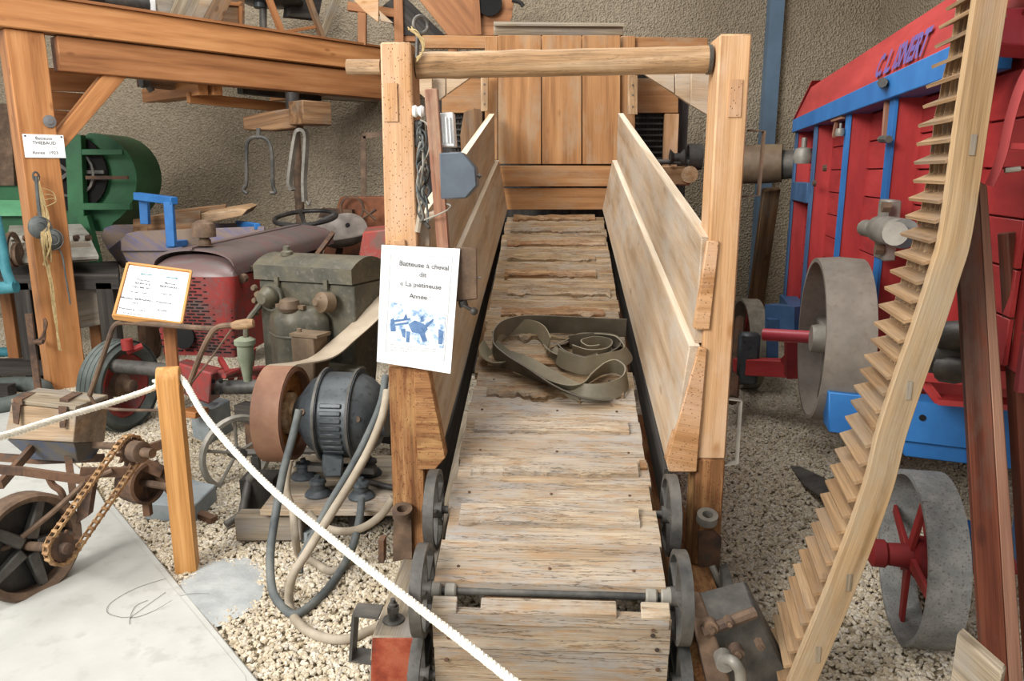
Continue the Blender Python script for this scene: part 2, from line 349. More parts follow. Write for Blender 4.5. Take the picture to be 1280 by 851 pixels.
def gravel():
    b = B(); xs = []
    # gravel bed: everything except under the concrete slab
    right = [V(p.x+.02, p.y, 0.004) for p in slabpoly[:8]]
    poly = [V(3.2, 1.2, .004), V(3.6, WY-.02, .004), V(-6.5, WY-.02, .004), V(right[7].x, right[7].y, .004)] + right[6:0:-1] + [V(right[1].x, 1.2, .004)]
    b.add(poly, [tuple(range(len(poly)))])
    o = obj('gravel', b, M['stone'], smooth=False, kind='stuff', loc=(0, 4, 0)); tag(o, 'loose pale limestone gravel covering the ground between the machines', 'gravel')
    ng = bpy.data.node_groups.new('scatter stones', 'GeometryNodeTree'); ng.interface.new_socket('Geometry', in_out='INPUT', socket_type='NodeSocketGeometry'); ng.interface.new_socket('Geometry', in_out='OUTPUT', socket_type='NodeSocketGeometry')
    N = ng.nodes; L = ng.links
    gi = N.new('NodeGroupInput'); go = N.new('NodeGroupOutput')
    ds = N.new('GeometryNodeDistributePointsOnFaces'); ds.inputs['Density'].default_value = 6200; ds.inputs['Seed'].default_value = 3
    L.new(gi.outputs[0], ds.inputs['Mesh'])
    jn = N.new('GeometryNodeJoinGeometry')
    for k in range(4):
        ico = N.new('GeometryNodeMeshIcoSphere'); ico.inputs['Radius'].default_value = .0112; ico.inputs['Subdivisions'].default_value = 2
        sp = N.new('GeometryNodeSetPosition'); no = N.new('ShaderNodeTexNoise'); no.noise_dimensions = '4D'; no.inputs['W'].default_value = k*3.7; no.inputs['Scale'].default_value = 55; no.inputs['Detail'].default_value = 1
        vm = N.new('ShaderNodeVectorMath'); vm.operation = 'SUBTRACT'; vm.inputs[1].default_value = (.5, .5, .5); L.new(no.outputs['Color'], vm.inputs[0])
        vs = N.new('ShaderNodeVectorMath'); vs.operation = 'SCALE'; vs.inputs['Scale'].default_value = .027; L.new(vm.outputs[0], vs.inputs[0])
        L.new(ico.outputs['Mesh'], sp.inputs['Geometry']); L.new(vs.outputs[0], sp.inputs['Offset'])
        sm = N.new('GeometryNodeSetMaterial'); sm.inputs['Material'].default_value = M['stone']; L.new(sp.outputs[0], sm.inputs[0])
        gti = N.new('GeometryNodeGeometryToInstance'); L.new(sm.outputs[0], gti.inputs[0]); L.new(gti.outputs[0], jn.inputs[0])
    ip = N.new('GeometryNodeInstanceOnPoints'); L.new(ds.outputs['Points'], ip.inputs['Points']); L.new(jn.outputs[0], ip.inputs['Instance'])
    ip.inputs['Pick Instance'].default_value = True
    rr = N.new('FunctionNodeRandomValue'); rr.data_type = 'FLOAT_VECTOR'; rr.inputs[0].default_value = (-.5, -.5, 0); rr.inputs[1].default_value = (.5, .5, 6.28)
    rs = N.new('FunctionNodeRandomValue'); rs.data_type = 'FLOAT_VECTOR'; rs.inputs[0].default_value = (.5, .45, .3); rs.inputs[1].default_value = (1.25, 1.05, .75); rs.inputs['Seed'].default_value = 9
    L.new(rr.outputs[0], ip.inputs['Rotation']); L.new(rs.outputs[0], ip.inputs['Scale'])
    L.new(ip.outputs[0], go.inputs[0])
    md = o.modifiers.new('stones', 'NODES'); md.node_group = ng
gravel()

# ------------------------------------------------------------------ the horse treadmill thresher
AZ = 3.15
mf = Frame(AZ)
def mh(px, py, u=None, v=None, w=None): return hit(px, py, AZ, u, v, w)
def bw(v): return .456 + .2512*(v-2.095)          # height of the tread belt
TM = thing('horse_treadmill', 'large wooden horse treadmill with sloping plank belt between high side boards', 'treadmill', mf(0, 2.6, 0))
nz = noise.noise
def plank(u0, u1, v0, v1, h, th, amp, rag, m, name='tread_plank', par=TM, seed=0, surf=None, nu=26, nv=5):
    surf = surf or (lambda u, v: mf(u, v, bw(v)))
    nrm = V(0, 0, 1)
    def fn(a, c):
        u = lerp(u0, u1, a); e = rag*(nz(V(u*9, seed*3.1, 0)) + .6*nz(V(u*31, seed*1.7, 4)) - .3)
        vv = lerp(v0 - (e if e > -.3*rag else -.3*rag)*1.0, v1, c)
        z = h + amp*(nz(V(u*5, vv*22, seed)) + .7*nz(V(u*9, vv*70, seed)))
        if c == 0: z -= .25*th
        return (surf(u, vv) + nrm*z, V(u, vv*1.0, z))
    b = B(); b.grid(fn, nu, nv, (0, 0, -th)); return obj(name, b, m, par)
edges = [2.095, 2.43, 2.70] + [2.70 + .265*k for k in range(1, 12)]
for k in range(len(edges)-1):
    v0, v1 = edges[k], edges[k+1]; j = random.uniform(-.008, .008); vm = v0 + (v1-v0)*.5
    tm_ = M['tread'] if k < 4 else M['tread_mid']; am = .0035 if k < 3 else .006
    plank(-.345+j, .348+j, v0, vm-.002, 0, .034, am, .004, tm_, seed=k*2+1)
    plank(-.347-j, .345-j, vm+.002, v1-.003, 0, .034, am, .005, tm_, seed=k*2+2)
    cl = random.uniform(-.31, -.25) if k > 0 else -.305; cr = random.uniform(.24, .33) if k > 0 else .29
    plank(cl, cr, v1-.10, v1-.012, .018, .024, .009 if k < 3 else .014, .022 if k < 3 else .05, M['tread'] if k < 3 else (M['tread_mid'] if k % 2 else M['tread_raw']), 'tread_cleat', seed=k+50, nu=44)
    if k == 1: plank(cr+.01, .345, v1-.05, v1-.015, .016, .02, .004, .004, M['tread_raw'], 'tread_cleat', seed=k+80, nu=8)
for k in range(len(edges)-1):
    if k > 4: break
    b = B()
    for u_ in (-.27, .0, .26):
        v_ = edges[k] + .05 + (k % 2)*.02; b.lathe([(.005, 0), (.0045, .004)], mf(u_ + random.uniform(-.03, .03), v_, bw(v_) + .001), V(0, 0, 1), 7)
    obj('plank_nails', b, M['rust'], TM, kind='stuff')
# underside battens and the planks that turn down round the front
b = B(); b.beam(mf(-.2, 2.115, bw(2.095)-.05), mf(.19, 2.115, bw(2.095)-.05), .03, .03); obj('tread_batten', b, M['tread_raw'], TM, bev=.002)
for (a, c) in ((-.35, -.275), (-.205, .195), (.265, .35)):
    b = B(); b.hexa([mf(a, 2.025, .375), mf(c, 2.025, .375), mf(c, 2.062, .409), mf(a, 2.062, .409)], [mf(a, 2.025, .392), mf(c, 2.025, .392), mf(c, 2.062, .42), mf(a, 2.062, .42)])
    obj('front_strip', b, M['tread'], TM, bev=.003)
fs_ = lambda u, v: mf(u, 2.028 + v*.1, .388 - v)
def face(u0, u1, w0, w1, th, seed, m):
    def fn(a, c):
        u = lerp(u0, u1, a); ww = lerp(w0, w1, c); n = .004*(nz(V(u*6, ww*25, seed)) + .6*nz(V(u*20, ww*80, seed)))
        return (mf(u, 2.026 + (.388-ww)*.1 - n, ww), V(u, ww, 0))
    b = B(); b.grid(fn, 24, 5, mf.l*th); return obj('tread_plank', b, m, TM)
face(-.348, .352, .262, .384, .035, 71, M['tread']); face(-.346, .35, .12, .259, .035, 73, M['tread']); face(-.34, .345, .02, .117, .035, 77, M['tread'])
face(-.30, .345, .353, .383, -.006, 79, M['tread'])
# rollers
for k, (v, ww, us) in enumerate([(2.10, .415, .388), (2.45, .515, .405), (2.09, .13, .40)]):
    b = B(); b.cyl(mf(-us-.04, v, ww), mf(us+.04, v, ww), .0135, 12); ax = obj('roller_axle', b, M['iron'], TM)
    for s in (-1, 1):
        b = B(); R = .138; c = mf(s*us, v, ww)
        b.rim(c, mf.c, R, .034, .016, 36)
        for q in range(5):
            a = q*2*PI/5 + .4; d = mf.l*math.cos(a) + V(0, 0, math.sin(a)); b.beam(c + d*.02, c + d*(R-.008), .012, .035, mf.c)
        b.lathe([(.03, -.03), (.03, .03)], c, mf.c, 16)
        obj('roller_wheel', b, M['iron'], TM)
        if k == 0:
            for t in (.30, .345):
                b = B(); b.lathe([(.024, -.017), (.028, -.012), (.028, .012), (.024, .017)], mf(s*t, v, ww), mf.c, 16); obj('axle_collar', b, M['pale_iron'], TM)
# side boards
def sboard(sg):
    th = mf.c*(sg*.036)
    lo = [mf(sg*.413, 2.59, .613), mf(sg*.336, 5.53, 1.395), mf(sg*.395, 5.53, 1.735), mf(sg*.466, 2.60, 1.068)]
    up = [mf(sg*.488, 2.62, 1.074), mf(sg*.422, 5.5, 1.742), mf(sg*.424, 5.5, 2.047), mf(sg*.490, 2.61, 1.439)]
    for q in (lo, up):
        b = B(); b.slab(q, th); sb_ = obj('side_board', b, M['sideboard'], TM, bev=.004)
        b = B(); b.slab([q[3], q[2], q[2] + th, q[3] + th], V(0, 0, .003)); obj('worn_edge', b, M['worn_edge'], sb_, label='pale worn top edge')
    # end wedge carrying the board at the post
    pw = [(874, 434), (884, 436), (871, 590), (838, 590), (833, 578)] if sg > 0 else [(516, 436), (530, 436), (557, 572), (544, 587), (522, 587)]
    b = B(); b.prism([mh(x, y, v=2.585) for x, y in pw], mf.l*.06)
    obj('board_wedge', b, M['post_holed'] if sg > 0 else M['post_stained'], TM, bev=.003)
    b = B(); b.prism([mf(sg*.478, 2.588, 1.13), mf(sg*.53, 2.588, 1.13), mf(sg*.545, 2.588, 1.43), mf(sg*.506, 2.588, 1.43)], mf.l*.04); obj('board_batten', b, M['post_holed'], TM, bev=.003)
    # lower sloping side rail behind the boards
    b = B(); b.beam(mf(sg*.50, 2.8, bw(2.8)-.05), mf(sg*.47, 5.6, bw(5.6)-.05), .07, .12); obj('side_rail', b, M['brown'], TM, bev=.004)
    b = B(); b.beam(mf(sg*.425, 2.7, bw(2.7)-.10), mf(sg*.40, 5.55, bw(5.55)-.10), .03, .17); obj('gap_shade_rail', b, M['dark_wood'], TM, bev=.002)  # added dark rail, stands in for the shade in the gap beside the belt
    b = B(); b.beam(mf(sg*.5, 5.45, .02), mf(sg*.5, 5.45, 1.3), .1, .1, (0, 1, 0)); obj('rear_leg', b, M['brown'], TM, bev=.004)
sboard(1); sboard(-1)
# posts
def post(u0, u1, v, w0, w1, wc, m1, m2):
    b = B(); b.beam(mf((u0[0]+u0[1])/2, v+.075, w0), mf(lerp((u0[0]+u0[1])/2, (u1[0]+u1[1])/2, .3), v+.075, wc), u0[1]-u0[0], .15, mf.l)
    lowp = obj('post_foot', b, m2, TM, bev=.006)
    b = B(); b.beam(mf(lerp((u0[0]+u0[1])/2, (u1[0]+u1[1])/2, .3), v+.075, wc+.001), mf((u1[0]+u1[1])/2, v+.075, w1), u0[1]-u0[0], .15, mf.l, u1[1]-u1[0])
    return obj('front_post', b, m1, TM, bev=.006)
pl = post((-.582, -.462), (-.570, -.470), 2.60, .25, 2.063, .98, M['post_holed'], M['post_stained'])
pr = post((.512, .613), (.512, .613), 2.60, .25, 2.078, .66, M['post'], M['post_stained'])
# pole across the top
def bumpy(p0, p1, r, n=14, seed=0):
    return [lerp(p0, p1, i/n) + V(0, 0, .003*nz(V(i*.7, seed, 0))) for i in range(n+1)], [r*(1 + .05*nz(V(i*.9, seed+5, 2))) for i in range(n+1)]
b = B(); P, R = bumpy(mf(-.465, 2.68, 2.0), mf(.505, 2.68, 2.012), .043); b.tube(P, R, 20); obj('crossbar', b, M['pole'], TM)
b = B(); b.cyl(mh(434, 84, v=2.85), mh(476, 84, v=2.85), .027, 14); obj('pole_stub', b, M['pole'], TM)
b = B(); b.rim(mf(.498, 2.68, 2.012), mf.c, .047, .012, .006, 20); obj('pole_ferrule', b, M['iron'], TM)
# mortise outlines (pegged tenons) on the posts
b = B(); b.box(mh(919, 123, v=2.598), .04, .006, .115, mf); obj('tenon_end', b, M['post_holed'], TM)
b = B(); b.box(mh(489, 128, v=2.597), .042, .006, .12, mf); obj('tenon_end', b, M['post_holed'], TM)
# iron eyes on the posts, straps
for px, py, s in ((503, 640, -1), (884, 647, 1)):
    c = mh(px, py, v=2.565); b = B(); b.lathe([(.037, -.016), (.037, .016), (.019, .016), (.019, -.016)], c, V(0, -.3, 1), 20, True)
    if s < 0: b.prism([mh(px-11, py+6, v=2.585), mh(px-12, py+62, v=2.585), mh(px+12, py+58, v=2.585), mh(px+11, py+5, v=2.585)], mf.l*.01)
    obj('eye_socket', b, M['rust_brown' if s < 0 else 'pale_iron'], TM)
b = B(); b.prism([mh(873, 665, v=2.59), mh(873, 735, v=2.59), mh(898, 728, v=2.59), mh(902, 672, v=2.59), mh(892, 663, v=2.59)], mf.l*.01); obj('post_strap', b, M['rust'], TM)
b = B(); P = [mh(904, 497, v=2.62), mh(926, 500, v=2.62), mh(921, 578, v=2.62), mh(903, 580, v=2.62)]
b.ribbon(P, mf.l*.03, .006); obj('hook_handle', b, M['pale_iron'], TM)
b = B(); P = [mh(935, 163, v=2.66), mh(955, 164, v=2.66), mh(948, 244, v=2.66), mh(926, 246, v=2.66)]; b.ribbon(P, mf.l*.03, .006); obj('hook_handle', b, M['rust_brown'], TM)
# ground sills
b = B(); b.hexa([mf(-.57, 2.08, 0.02), mf(-.56, 4.4, 0.02), mf(-.46, 4.4, 0.02), mf(-.40, 2.08, 0.02)], [mf(-.55, 2.1, .25), mf(-.55, 4.4, .25), mf(-.46, 4.4, .25), mf(-.405, 2.1, .25)]); obj('sill_beam', b, M['grey_wood'], TM, bev=.006)
b = B(); b.slab([mh(466, 797, v=2.088), mh(526, 797, v=2.088), mf(-.41, 2.088, .02), mf(-.56, 2.088, .02)], mf.l*-.008)
obj('sill_end_plate', b, mixed('flaking red paint on timber', ['5a2a1c', '8a3a24', 'a0543a', '6b4a35'], 7, .75, 0, .4), TM, label='flaking red end of sill beam')
b = B(); b.hexa([mf(.42, 2.1, 0.02), mf(.46, 4.4, 0.02), mf(.56, 4.4, 0.02), mf(.58, 2.1, 0.02)], [mf(.42, 2.12, .25), mf(.46, 4.4, .25), mf(.56, 4.4, .25), mf(.58, 2.12, .25)]); obj('sill_beam', b, M['post_stained'], TM, bev=.006)
c = mh(492, 775, w=.25); b = B(); b.lathe([(.036, 0), (.034, .006), (.014, .01), (.014, .06), (.009, .062), (.009, .075)], c, V(0, 0, 1), 16); b.lathe([(.02, .03), (.02, .05)], c, V(0, 0, 1), 6); obj('anchor_bolt', b, M['iron'], TM)
b = B(); P = [mh(476, 765, v=2.12), mh(445, 762, v=2.12), mh(441, 818, v=2.12), mh(474, 822, v=2.12)]; b.ribbon(P, mf.l*.07, .01); obj('sill_bracket', b, M['iron'], TM)
b = B(); P = [mh(478, 672, v=2.66), mh(478, 700, v=2.66)]; b.ribbon(P, mf.l*.05, .02); obj('sill_bracket', b, M['rust'], TM)
# iron gear case at the right foot
def pg(px, py, v): return mh(px, py, v=v)
b = B(); q = [pg(868, 783, 2.03), pg(945, 762, 2.08), mf(.80, 2.06, .03), mf(.53, 2.0, .03)]; b.hexa(q, [p + mf.l*.14 + V(0, 0, .02) for p in q]); gc_ = obj('gear_case', b, M['iron'], TM, bev=.008)
b = B(); b.hexa([pg(866, 772, 2.02), pg(888, 776, 2.0), mf(.59, 1.98, .03), mf(.50, 2.0, .03)], [p + mf.l*.16 for p in [pg(866, 772, 2.02), pg(888, 776, 2.0), mf(.59, 1.98, .03), mf(.50, 2.0, .03)]]); obj('case_corner', b, M['rust_brown'], gc_, bev=.006)
b = B(); b.cyl(pg(878, 790, 2.0), pg(944, 765, 2.03), .017, 8); obj('case_lip', b, M['rust_brown'], gc_)
for px, py, r in ((921, 815, .02), (950, 806, .013), (888, 783, .02), (911, 777, .012)):
    b = B(); c = pg(px, py, 2.0); b.lathe([(r, -.012), (r, .02)], c, mf.l, 6 if r < .02 else 12); b.lathe([(r*.5, -.02), (r*.5, 0)], c, mf.l, 8); obj('case_bolt', b, M['rust_brown'], gc_)
b = B(); P = spline([pg(906, 823, 1.97), pg(917, 827, 1.94), pg(925, 840, 1.94), pg(926, 860, 1.95)], 5); b.tube(P, .016, 10); b.lathe([(.027, -.02), (.027, .02)], pg(905, 825, 1.98), mf.l, 14); obj('case_crank', b, M['pale_iron'], gc_)
# hooks on the right foot
b = B(); P = spline([pg(890, 707, 2.54), pg(896, 722, 2.52), pg(899, 735, 2.52), pg(893, 741, 2.53)], 4); b.tube(P, .012, 8); obj('foot_hook', b, M['pale_iron'], TM)
b = B(); b.hexa([pg(903, 715, 2.5), pg(912, 712, 2.5), pg(925, 760, 2.35), pg(905, 760, 2.35)], [p + mf.l*.05 for p in [pg(903, 715, 2.5), pg(912, 712, 2.5), pg(925, 760, 2.35), pg(905, 760, 2.35)]]); obj('foot_stay', b, M['iron'], TM)
b = B(); b.slab([pg(868, 770, 2.2), pg(905, 770, 2.2), pg(912, 745, 2.35), pg(875, 745, 2.35)], V(0, 0, -.03)); obj('foot_plate', b, M['iron'], TM)
b = B(); b.cyl(pg(885, 742, 2.45), pg(908, 760, 2.3), .02, 10); obj('foot_pin', b, M['rust'], TM)
# end hood: upright boards over two cross boards
EP = thing('threshing_machine', 'wooden threshing machine body behind the horse treadmill with upright board front', 'thresher', mf(0, 6.3, 0))
xs = [622, 677, 727.5, 776]
for k in range(3):
    b = B(); q = [mh(xs[k]+.6, 205, v=5.62), mh(xs[k]+.6, 44, v=5.62), mh(xs[k+1]-.6, 44, v=5.62), mh(xs[k+1]-.6, 205, v=5.62)]; b.slab(q, mf.l*.03); obj('hood_board', b, M['panel'], EP, bev=.003)
b = B(); b.slab([mh(622, 233, v=5.60), mh(764, 233, v=5.60), mh(771, 207, v=5.60), mh(621, 207, v=5.60)], mf.l*.04); obj('cross_board', b, M['panel'], EP, bev=.003)
b = B(); b.slab([mh(632, 262, v=5.62), mh(761, 262, v=5.62), mh(764, 235, v=5.62), mh(626, 235, v=5.62)], mf.l*.04); obj('cross_board', b, M['panel'], EP, bev=.003)
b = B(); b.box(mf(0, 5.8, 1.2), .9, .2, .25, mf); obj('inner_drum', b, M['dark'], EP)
b = B(); b.slab([mh(528, 60, v=5.7), mh(885, 62, v=5.7), mh(885, 47, v=5.7), mh(528, 44, v=5.7)], mf.l*.05); obj('top_rail', b, M['panel'], EP, bev=.003)
b = B(); b.slab([mh(617, 44, v=5.75), mh(779, 44, v=5.75), mh(779, 32, v=5.75), mh(617, 30, v=5.75)], mf.l*.25); obj('top_box', b, M['grey_wood'], EP, bev=.003)
b = B(); b.slab([mh(617, 32, v=5.7), mh(780, 33, v=5.7), mh(780, 31, v=5.95), mh(617, 29, v=5.95)], V(0, 0, .012)); obj('top_lid', b, M['grey_wood'], EP)
for x0, x1 in ((606, 622), (776, 794)):
    b = B(); b.slab([mh(x0, 200, v=5.66), mh(x0, 45, v=5.66), mh(x1, 45, v=5.66), mh(x1, 200, v=5.66)], mf.l*.06); obj('hood_stile', b, M['panel'], EP, bev=.003)
for x0, x1, y1 in ((601, 610, 139), (785, 797, 143)):
    b = B(); b.slab([mh(x0, y1, v=5.55), mh(x0, 94, v=5.55), mh(x1, 94, v=5.55), mh(x1, y1, v=5.55)], mf.l*.03); cb = obj('guide_cleat', b, M['pole'], EP, bev=.002)
    for t in (.25, .5, .8):
        b = B(); c = lerp(mh((x0+x1)/2, 94, v=5.548), mh((x0+x1)/2, y1, v=5.548), t); b.disc(c, mf.l, .006, .006, 8); obj('screw', b, M['iron'], cb)
# body with slatted openings
b = B(); b.box(mf(0, 6.75, 1.24), 2.0, 1.3, 2.36, mf); obj('body_box', b, M['dark_wood'], EP)
for x0, x1 in ((552, 602), (797, 848)):
    b = B(); b.slab([mh(x0, 141, v=6.0), mh(x1, 141, v=6.0), mh(x1, 98, v=6.0), mh(x0, 98, v=6.0)], mf.l*.05); obj('cross_board', b, M['panel'], EP, bev=.003)
b = B(); b.slab([mh(828, 215, v=5.98), mh(831, 142, v=5.98), mh(849, 142, v=5.98), mh(846, 215, v=5.98)], mf.l*.06); obj('hood_stile', b, M['post'], EP, bev=.003)
for x0, x1 in ((795, 829), (562, 578)):
    for k in range(8):
        y = 146 + k*7.2; b = B(); b.slab([mh(x0, y+2.2, v=6.02), mh(x1, y+2.2, v=6.02), mh(x1, y, v=6.04), mh(x0, y, v=6.04)], mf.l*.02); obj('grille_slat', b, M['iron'], EP)
    b = B()
    for k in range(int((x1-x0)/4)): x = x0+2+k*4; b.slab([mh(x, 202, v=6.05), mh(x, 144, v=6.05), mh(x+1.2, 144, v=6.05), mh(x+1.2, 202, v=6.05)], mf.l*.01)
    obj('grille_bars', b, M['black_iron'], EP, kind='stuff')
b = B(); P = [mh(*p, v=5.9) for p in ((577, 200), (575, 170), (580, 140), (592, 135), (603, 137), (603, 200))]; b.prism(P, mf.l*.12); obj('hood_cheek', b, M['brown'], EP, bev=.003)
b = B(); pcx = hit(512, 262, v=5.9); b.lathe([(.16, -.08), (.165, 0), (.16, .08)], pcx, mf.c, 26); obj('belt_wheel', b, M['pulley_wood'], EP)
b = B(); b.cyl(pcx, pcx + mf.c*.35, .02, 10); b.cyl(pcx + V(0, .0, 0), pcx + mf.l*.3, .02, 8); obj('drive_shaft', b, M['iron'], EP)
# shaft with pulleys at right
b = B(); b.cyl(mh(815, 202, v=5.3), mh(872, 203, v=5.3), .017, 10); obj('drive_shaft', b, M['iron'], EP)
b = B(); b.lathe([(.03, -.05), (.055, -.045), (.03, -.02), (.03, .02), (.055, .045), (.03, .05)], mh(846, 197, v=5.3), mf.c, 18); obj('shaft_pulley', b, M['black_iron'], EP)
b = B(); b.rim(mh(868, 196, v=5.3), mf.c, .085, .09, .012, 24); b.disc(mh(868, 196, v=5.3), mf.c, .08, .01); obj('shaft_pulley', b, M['black_iron'], EP)
b = B(); b.slab([mh(810, 230, v=5.35), mh(862, 232, v=5.35), mh(872, 208, v=5.35), mh(805, 207, v=5.35)], mf.l*.3); obj('bearing_board', b, M['post'], EP, bev=.008)
b = B(); b.cyl(mh(862, 218, v=5.2), mh(862, 218, v=5.5), .055, 14); obj('bearing_block', b, M['pole'], EP)
# corner gussets of the treadmill frame
for sg, polys in ((1, [((805, 93), (844, 93), (844, 118))]), (-1, [((600, 95), (560, 95), (560, 118))])):
    pass
def gus(pts, v, m, nm='gusset_board', th=.03):
    b = B(); b.prism([mh(x, y, v=v) for x, y in pts], mf.l*th); return obj(nm, b, m, TM, bev=.002)
gus([(805, 92), (843, 92), (843, 117)], 3.6, M['sideboard']); gus([(844, 92), (863, 92), (863, 131), (844, 118)], 3.6, M['sideboard']); gus([(864, 90), (888, 92), (888, 146), (864, 131)], 3.55, M['sideboard'])
gus([(592, 94), (558, 94), (558, 118)], 3.6, M['sideboard']); gus([(557, 94), (541, 94), (541, 118), (549, 125), (557, 119)], 3.6, M['sideboard']); gus([(519, 96), (540, 94), (540, 130), (519, 112)], 3.55, M['sideboard'])
b = B(); b.beam(mh(528, 292, v=2.64), mh(545, 275, v=3.1), .05, .09); obj('board_bracket', b, M['sideboard'], TM, bev=.003)

# ------------------------------------------------------------------ belt heaped on the treadmill
BT = thing('leather_belt', 'long flat leather drive belt lying in loose coils on the treadmill planks', 'belt', mh(700, 450, v=3.3))
def ons(px, py):   # point of the tread surface under a pixel
    lo, hi = 1.8, 6.0
    for _ in range(40):
        v = (lo+hi)/2; p = mh(px, py, v=v)
        if p.z > bw(v) + .012: lo = v
        else: hi = v
    return p
up = V(0, -.24, .97)
def coil(pts, wid, m, nm, lift=0, tilt=None, th=.006, n=7):
    P = spline([ons(x, y) + V(0, 0, lift) for x, y in pts], n); k = len(P); W_ = []
    for i, p in enumerate(P):
        t = i/(k-1); tl = (tilt(t) if tilt else 0); d = (P[min(i+1, k-1)]-P[max(i-1, 0)]).normalized(); side = d.cross(up).normalized()
        W_.append((up*math.cos(tl) + side*math.sin(tl))*wid)
    b = B(); b.ribbon([p + w_*.5*abs(math.cos(tilt(i/(k-1)) if tilt else 0)) for i, (p, w_) in enumerate(zip(P, W_))], W_, th); return obj(nm, b, m, BT)
wd = .095
coil([(782, 421), (760, 420), (700, 417), (655, 416), (628, 423), (617, 437), (620, 450), (640, 462), (670, 474), (705, 490), (735, 497), (762, 496)], wd, M['leather_dark'], 'belt_loop', 0, lambda t: 0 if t < .5 else (t-.5)*2.6)
coil([(614, 440), (611, 448), (620, 457), (640, 452), (664, 462), (690, 480), (716, 490), (732, 480), (752, 468), (770, 466), (784, 476), (782, 490), (762, 499), (735, 500), (712, 494), (680, 476), (655, 461), (628, 452), (612, 440)], wd*.8, M['leather'], 'belt_loop', 0, lambda t: .55 + .35*math.sin(t*9))
coil([(619, 432), (635, 420), (660, 418), (676, 425), (684, 440)], wd*.8, M['leather'], 'belt_loop', 0, lambda t: -.2)
coil([(690, 436), (715, 424), (745, 424), (775, 430), (789, 446), (783, 456), (760, 462), (730, 468), (705, 462), (695, 455)], wd*.8, M['leather'], 'belt_loop', 0.004, lambda t: .9 - .7*t)
coil([(700, 442), (712, 452), (740, 458), (768, 446), (770, 435), (755, 430), (730, 431), (712, 434)], wd*.6, M['leather_dark'], 'belt_loop', 0.0, lambda t: .25)
coil([(716, 441), (735, 447), (757, 445), (762, 436), (745, 432), (728, 436), (735, 442), (748, 441)], wd*.5, M['leather'], 'belt_loop', 0.0, lambda t: .15)
coil([(688, 440), (700, 450), (730, 456), (755, 455), (730, 462), (700, 455), (686, 447)], wd*.7, M['leather'], 'belt_loop', 0.004, lambda t: .7)

# ------------------------------------------------------------------ notice, switchgear and stick on the left post
c = mh(477, 306, v=2.575); NT = thing('notice_sheet', 'white notice with a blue photograph fixed to the left front treadmill post', 'notice', mh(520, 466, v=2.56))
q = [mh(471, 452, v=2.565), mh(563, 467, v=2.565), mh(575, 311, v=2.575), mh(477, 306, v=2.575)]
b = B(); b.slab(q, mf.l*.004); obj('paper_sheet', b, M['paper'], NT, smooth=False)
rt = (q[2]-q[3]).normalized(); upv = (q[3]-q[0]); upv = (upv - rt*upv.dot(rt)).normalized(); nn = -mf.l
def np_(s, t, d=.001):   # s across, t down, 0..1
    return lerp(lerp(q[3], q[2], s), lerp(q[0], q[1], s), t) + nn*d
rt2 = (np_(1, .5)-np_(0, .5)).normalized(); up2 = (np_(.5, 0)-np_(.5, 1)).normalized()
for s_, t_, tx, sz in ((.56, .165, 'Batteuse à cheval', .0245), (.55, .24, 'dit', .0235), (.53, .325, '« La piétineuse', .0235), (.53, .42, 'Année :', .0235)):
    txt(tx, sz, np_(s_, t_, .0045), rt2, up2, M['ink'], NT, bold=.0003)
b = B(); b.add([np_(.15, .47, .002), np_(.15, .79, .002), np_(.88, .80, .002), np_(.88, .50, .002)], [(0, 1, 2, 3)]); ph = obj('printed_photograph', b, M['ink_blue'], NT, smooth=False)
b = B()
for pts in ([(.2,.62),(.42,.585),(.42,.60),(.2,.64)], [(.2,.655),(.4,.62),(.4,.635),(.2,.67)], [(.33,.60),(.36,.55),(.39,.60)], [(.40,.64),(.48,.60),(.6,.62),(.66,.66),(.6,.71),(.45,.70)], [(.56,.66),(.72,.57),(.73,.58),(.6,.69)], [(.55,.57),(.58,.555),(.60,.60),(.56,.61)], [(.3,.69),(.36,.68),(.37,.76),(.33,.75)], [(.38,.7),(.43,.7),(.42,.79),(.38,.79)], [(.55,.7),(.62,.69),(.66,.76),(.60,.77)], [(.80,.65),(.87,.66),(.86,.77),(.81,.77)], [(.16,.62),(.2,.60),(.24,.71),(.17,.72)]):
    b.add([np_(x, y, .003) for x, y in pts], [tuple(range(len(pts)))])
obj('photograph_figures', b, M['ink_mid'], ph, smooth=False)
for k, (x1) in enumerate((.86, .84, .5)):
    pass
txt('En 1895-1925, un cheval entraîne en marchant le tapis', .0078, np_(.13, .835, .0045), rt2, up2, M['ink'], NT, 'LEFT')
txt('roulant de la machine qui actionne la batteuse à grains', .0078, np_(.13, .858, .0045), rt2, up2, M['ink'], NT, 'LEFT')
txt('installée dans la grange', .0078, np_(.13, .88, .0045), rt2, up2, M['ink'], NT, 'LEFT')
b = B()
for a_, c_ in (((.12, .07), (.91, .07)), ((.91, .07), (.9, .9)), ((.9, .9), (.11, .9)), ((.11, .9), (.12, .07))):
    p0, p1 = np_(*a_, .002), np_(*c_, .002); b.beam(p0, p1, .0015, .0008, nn)
obj('printed_border', b, M['ink_grey'], NT)
for u_, w_ in ((.30, .33), (.315, .28), (.32, .21), (.30, .35), (-.30, .30), (-.31, .22)):
    b = B(); b.lathe([(.007, 0), (.006, .003)], mf(u_, 2.022 + (.388-w_)*.1, w_), -mf.l, 8); obj('plank_nail', b, M['rust'], TM)

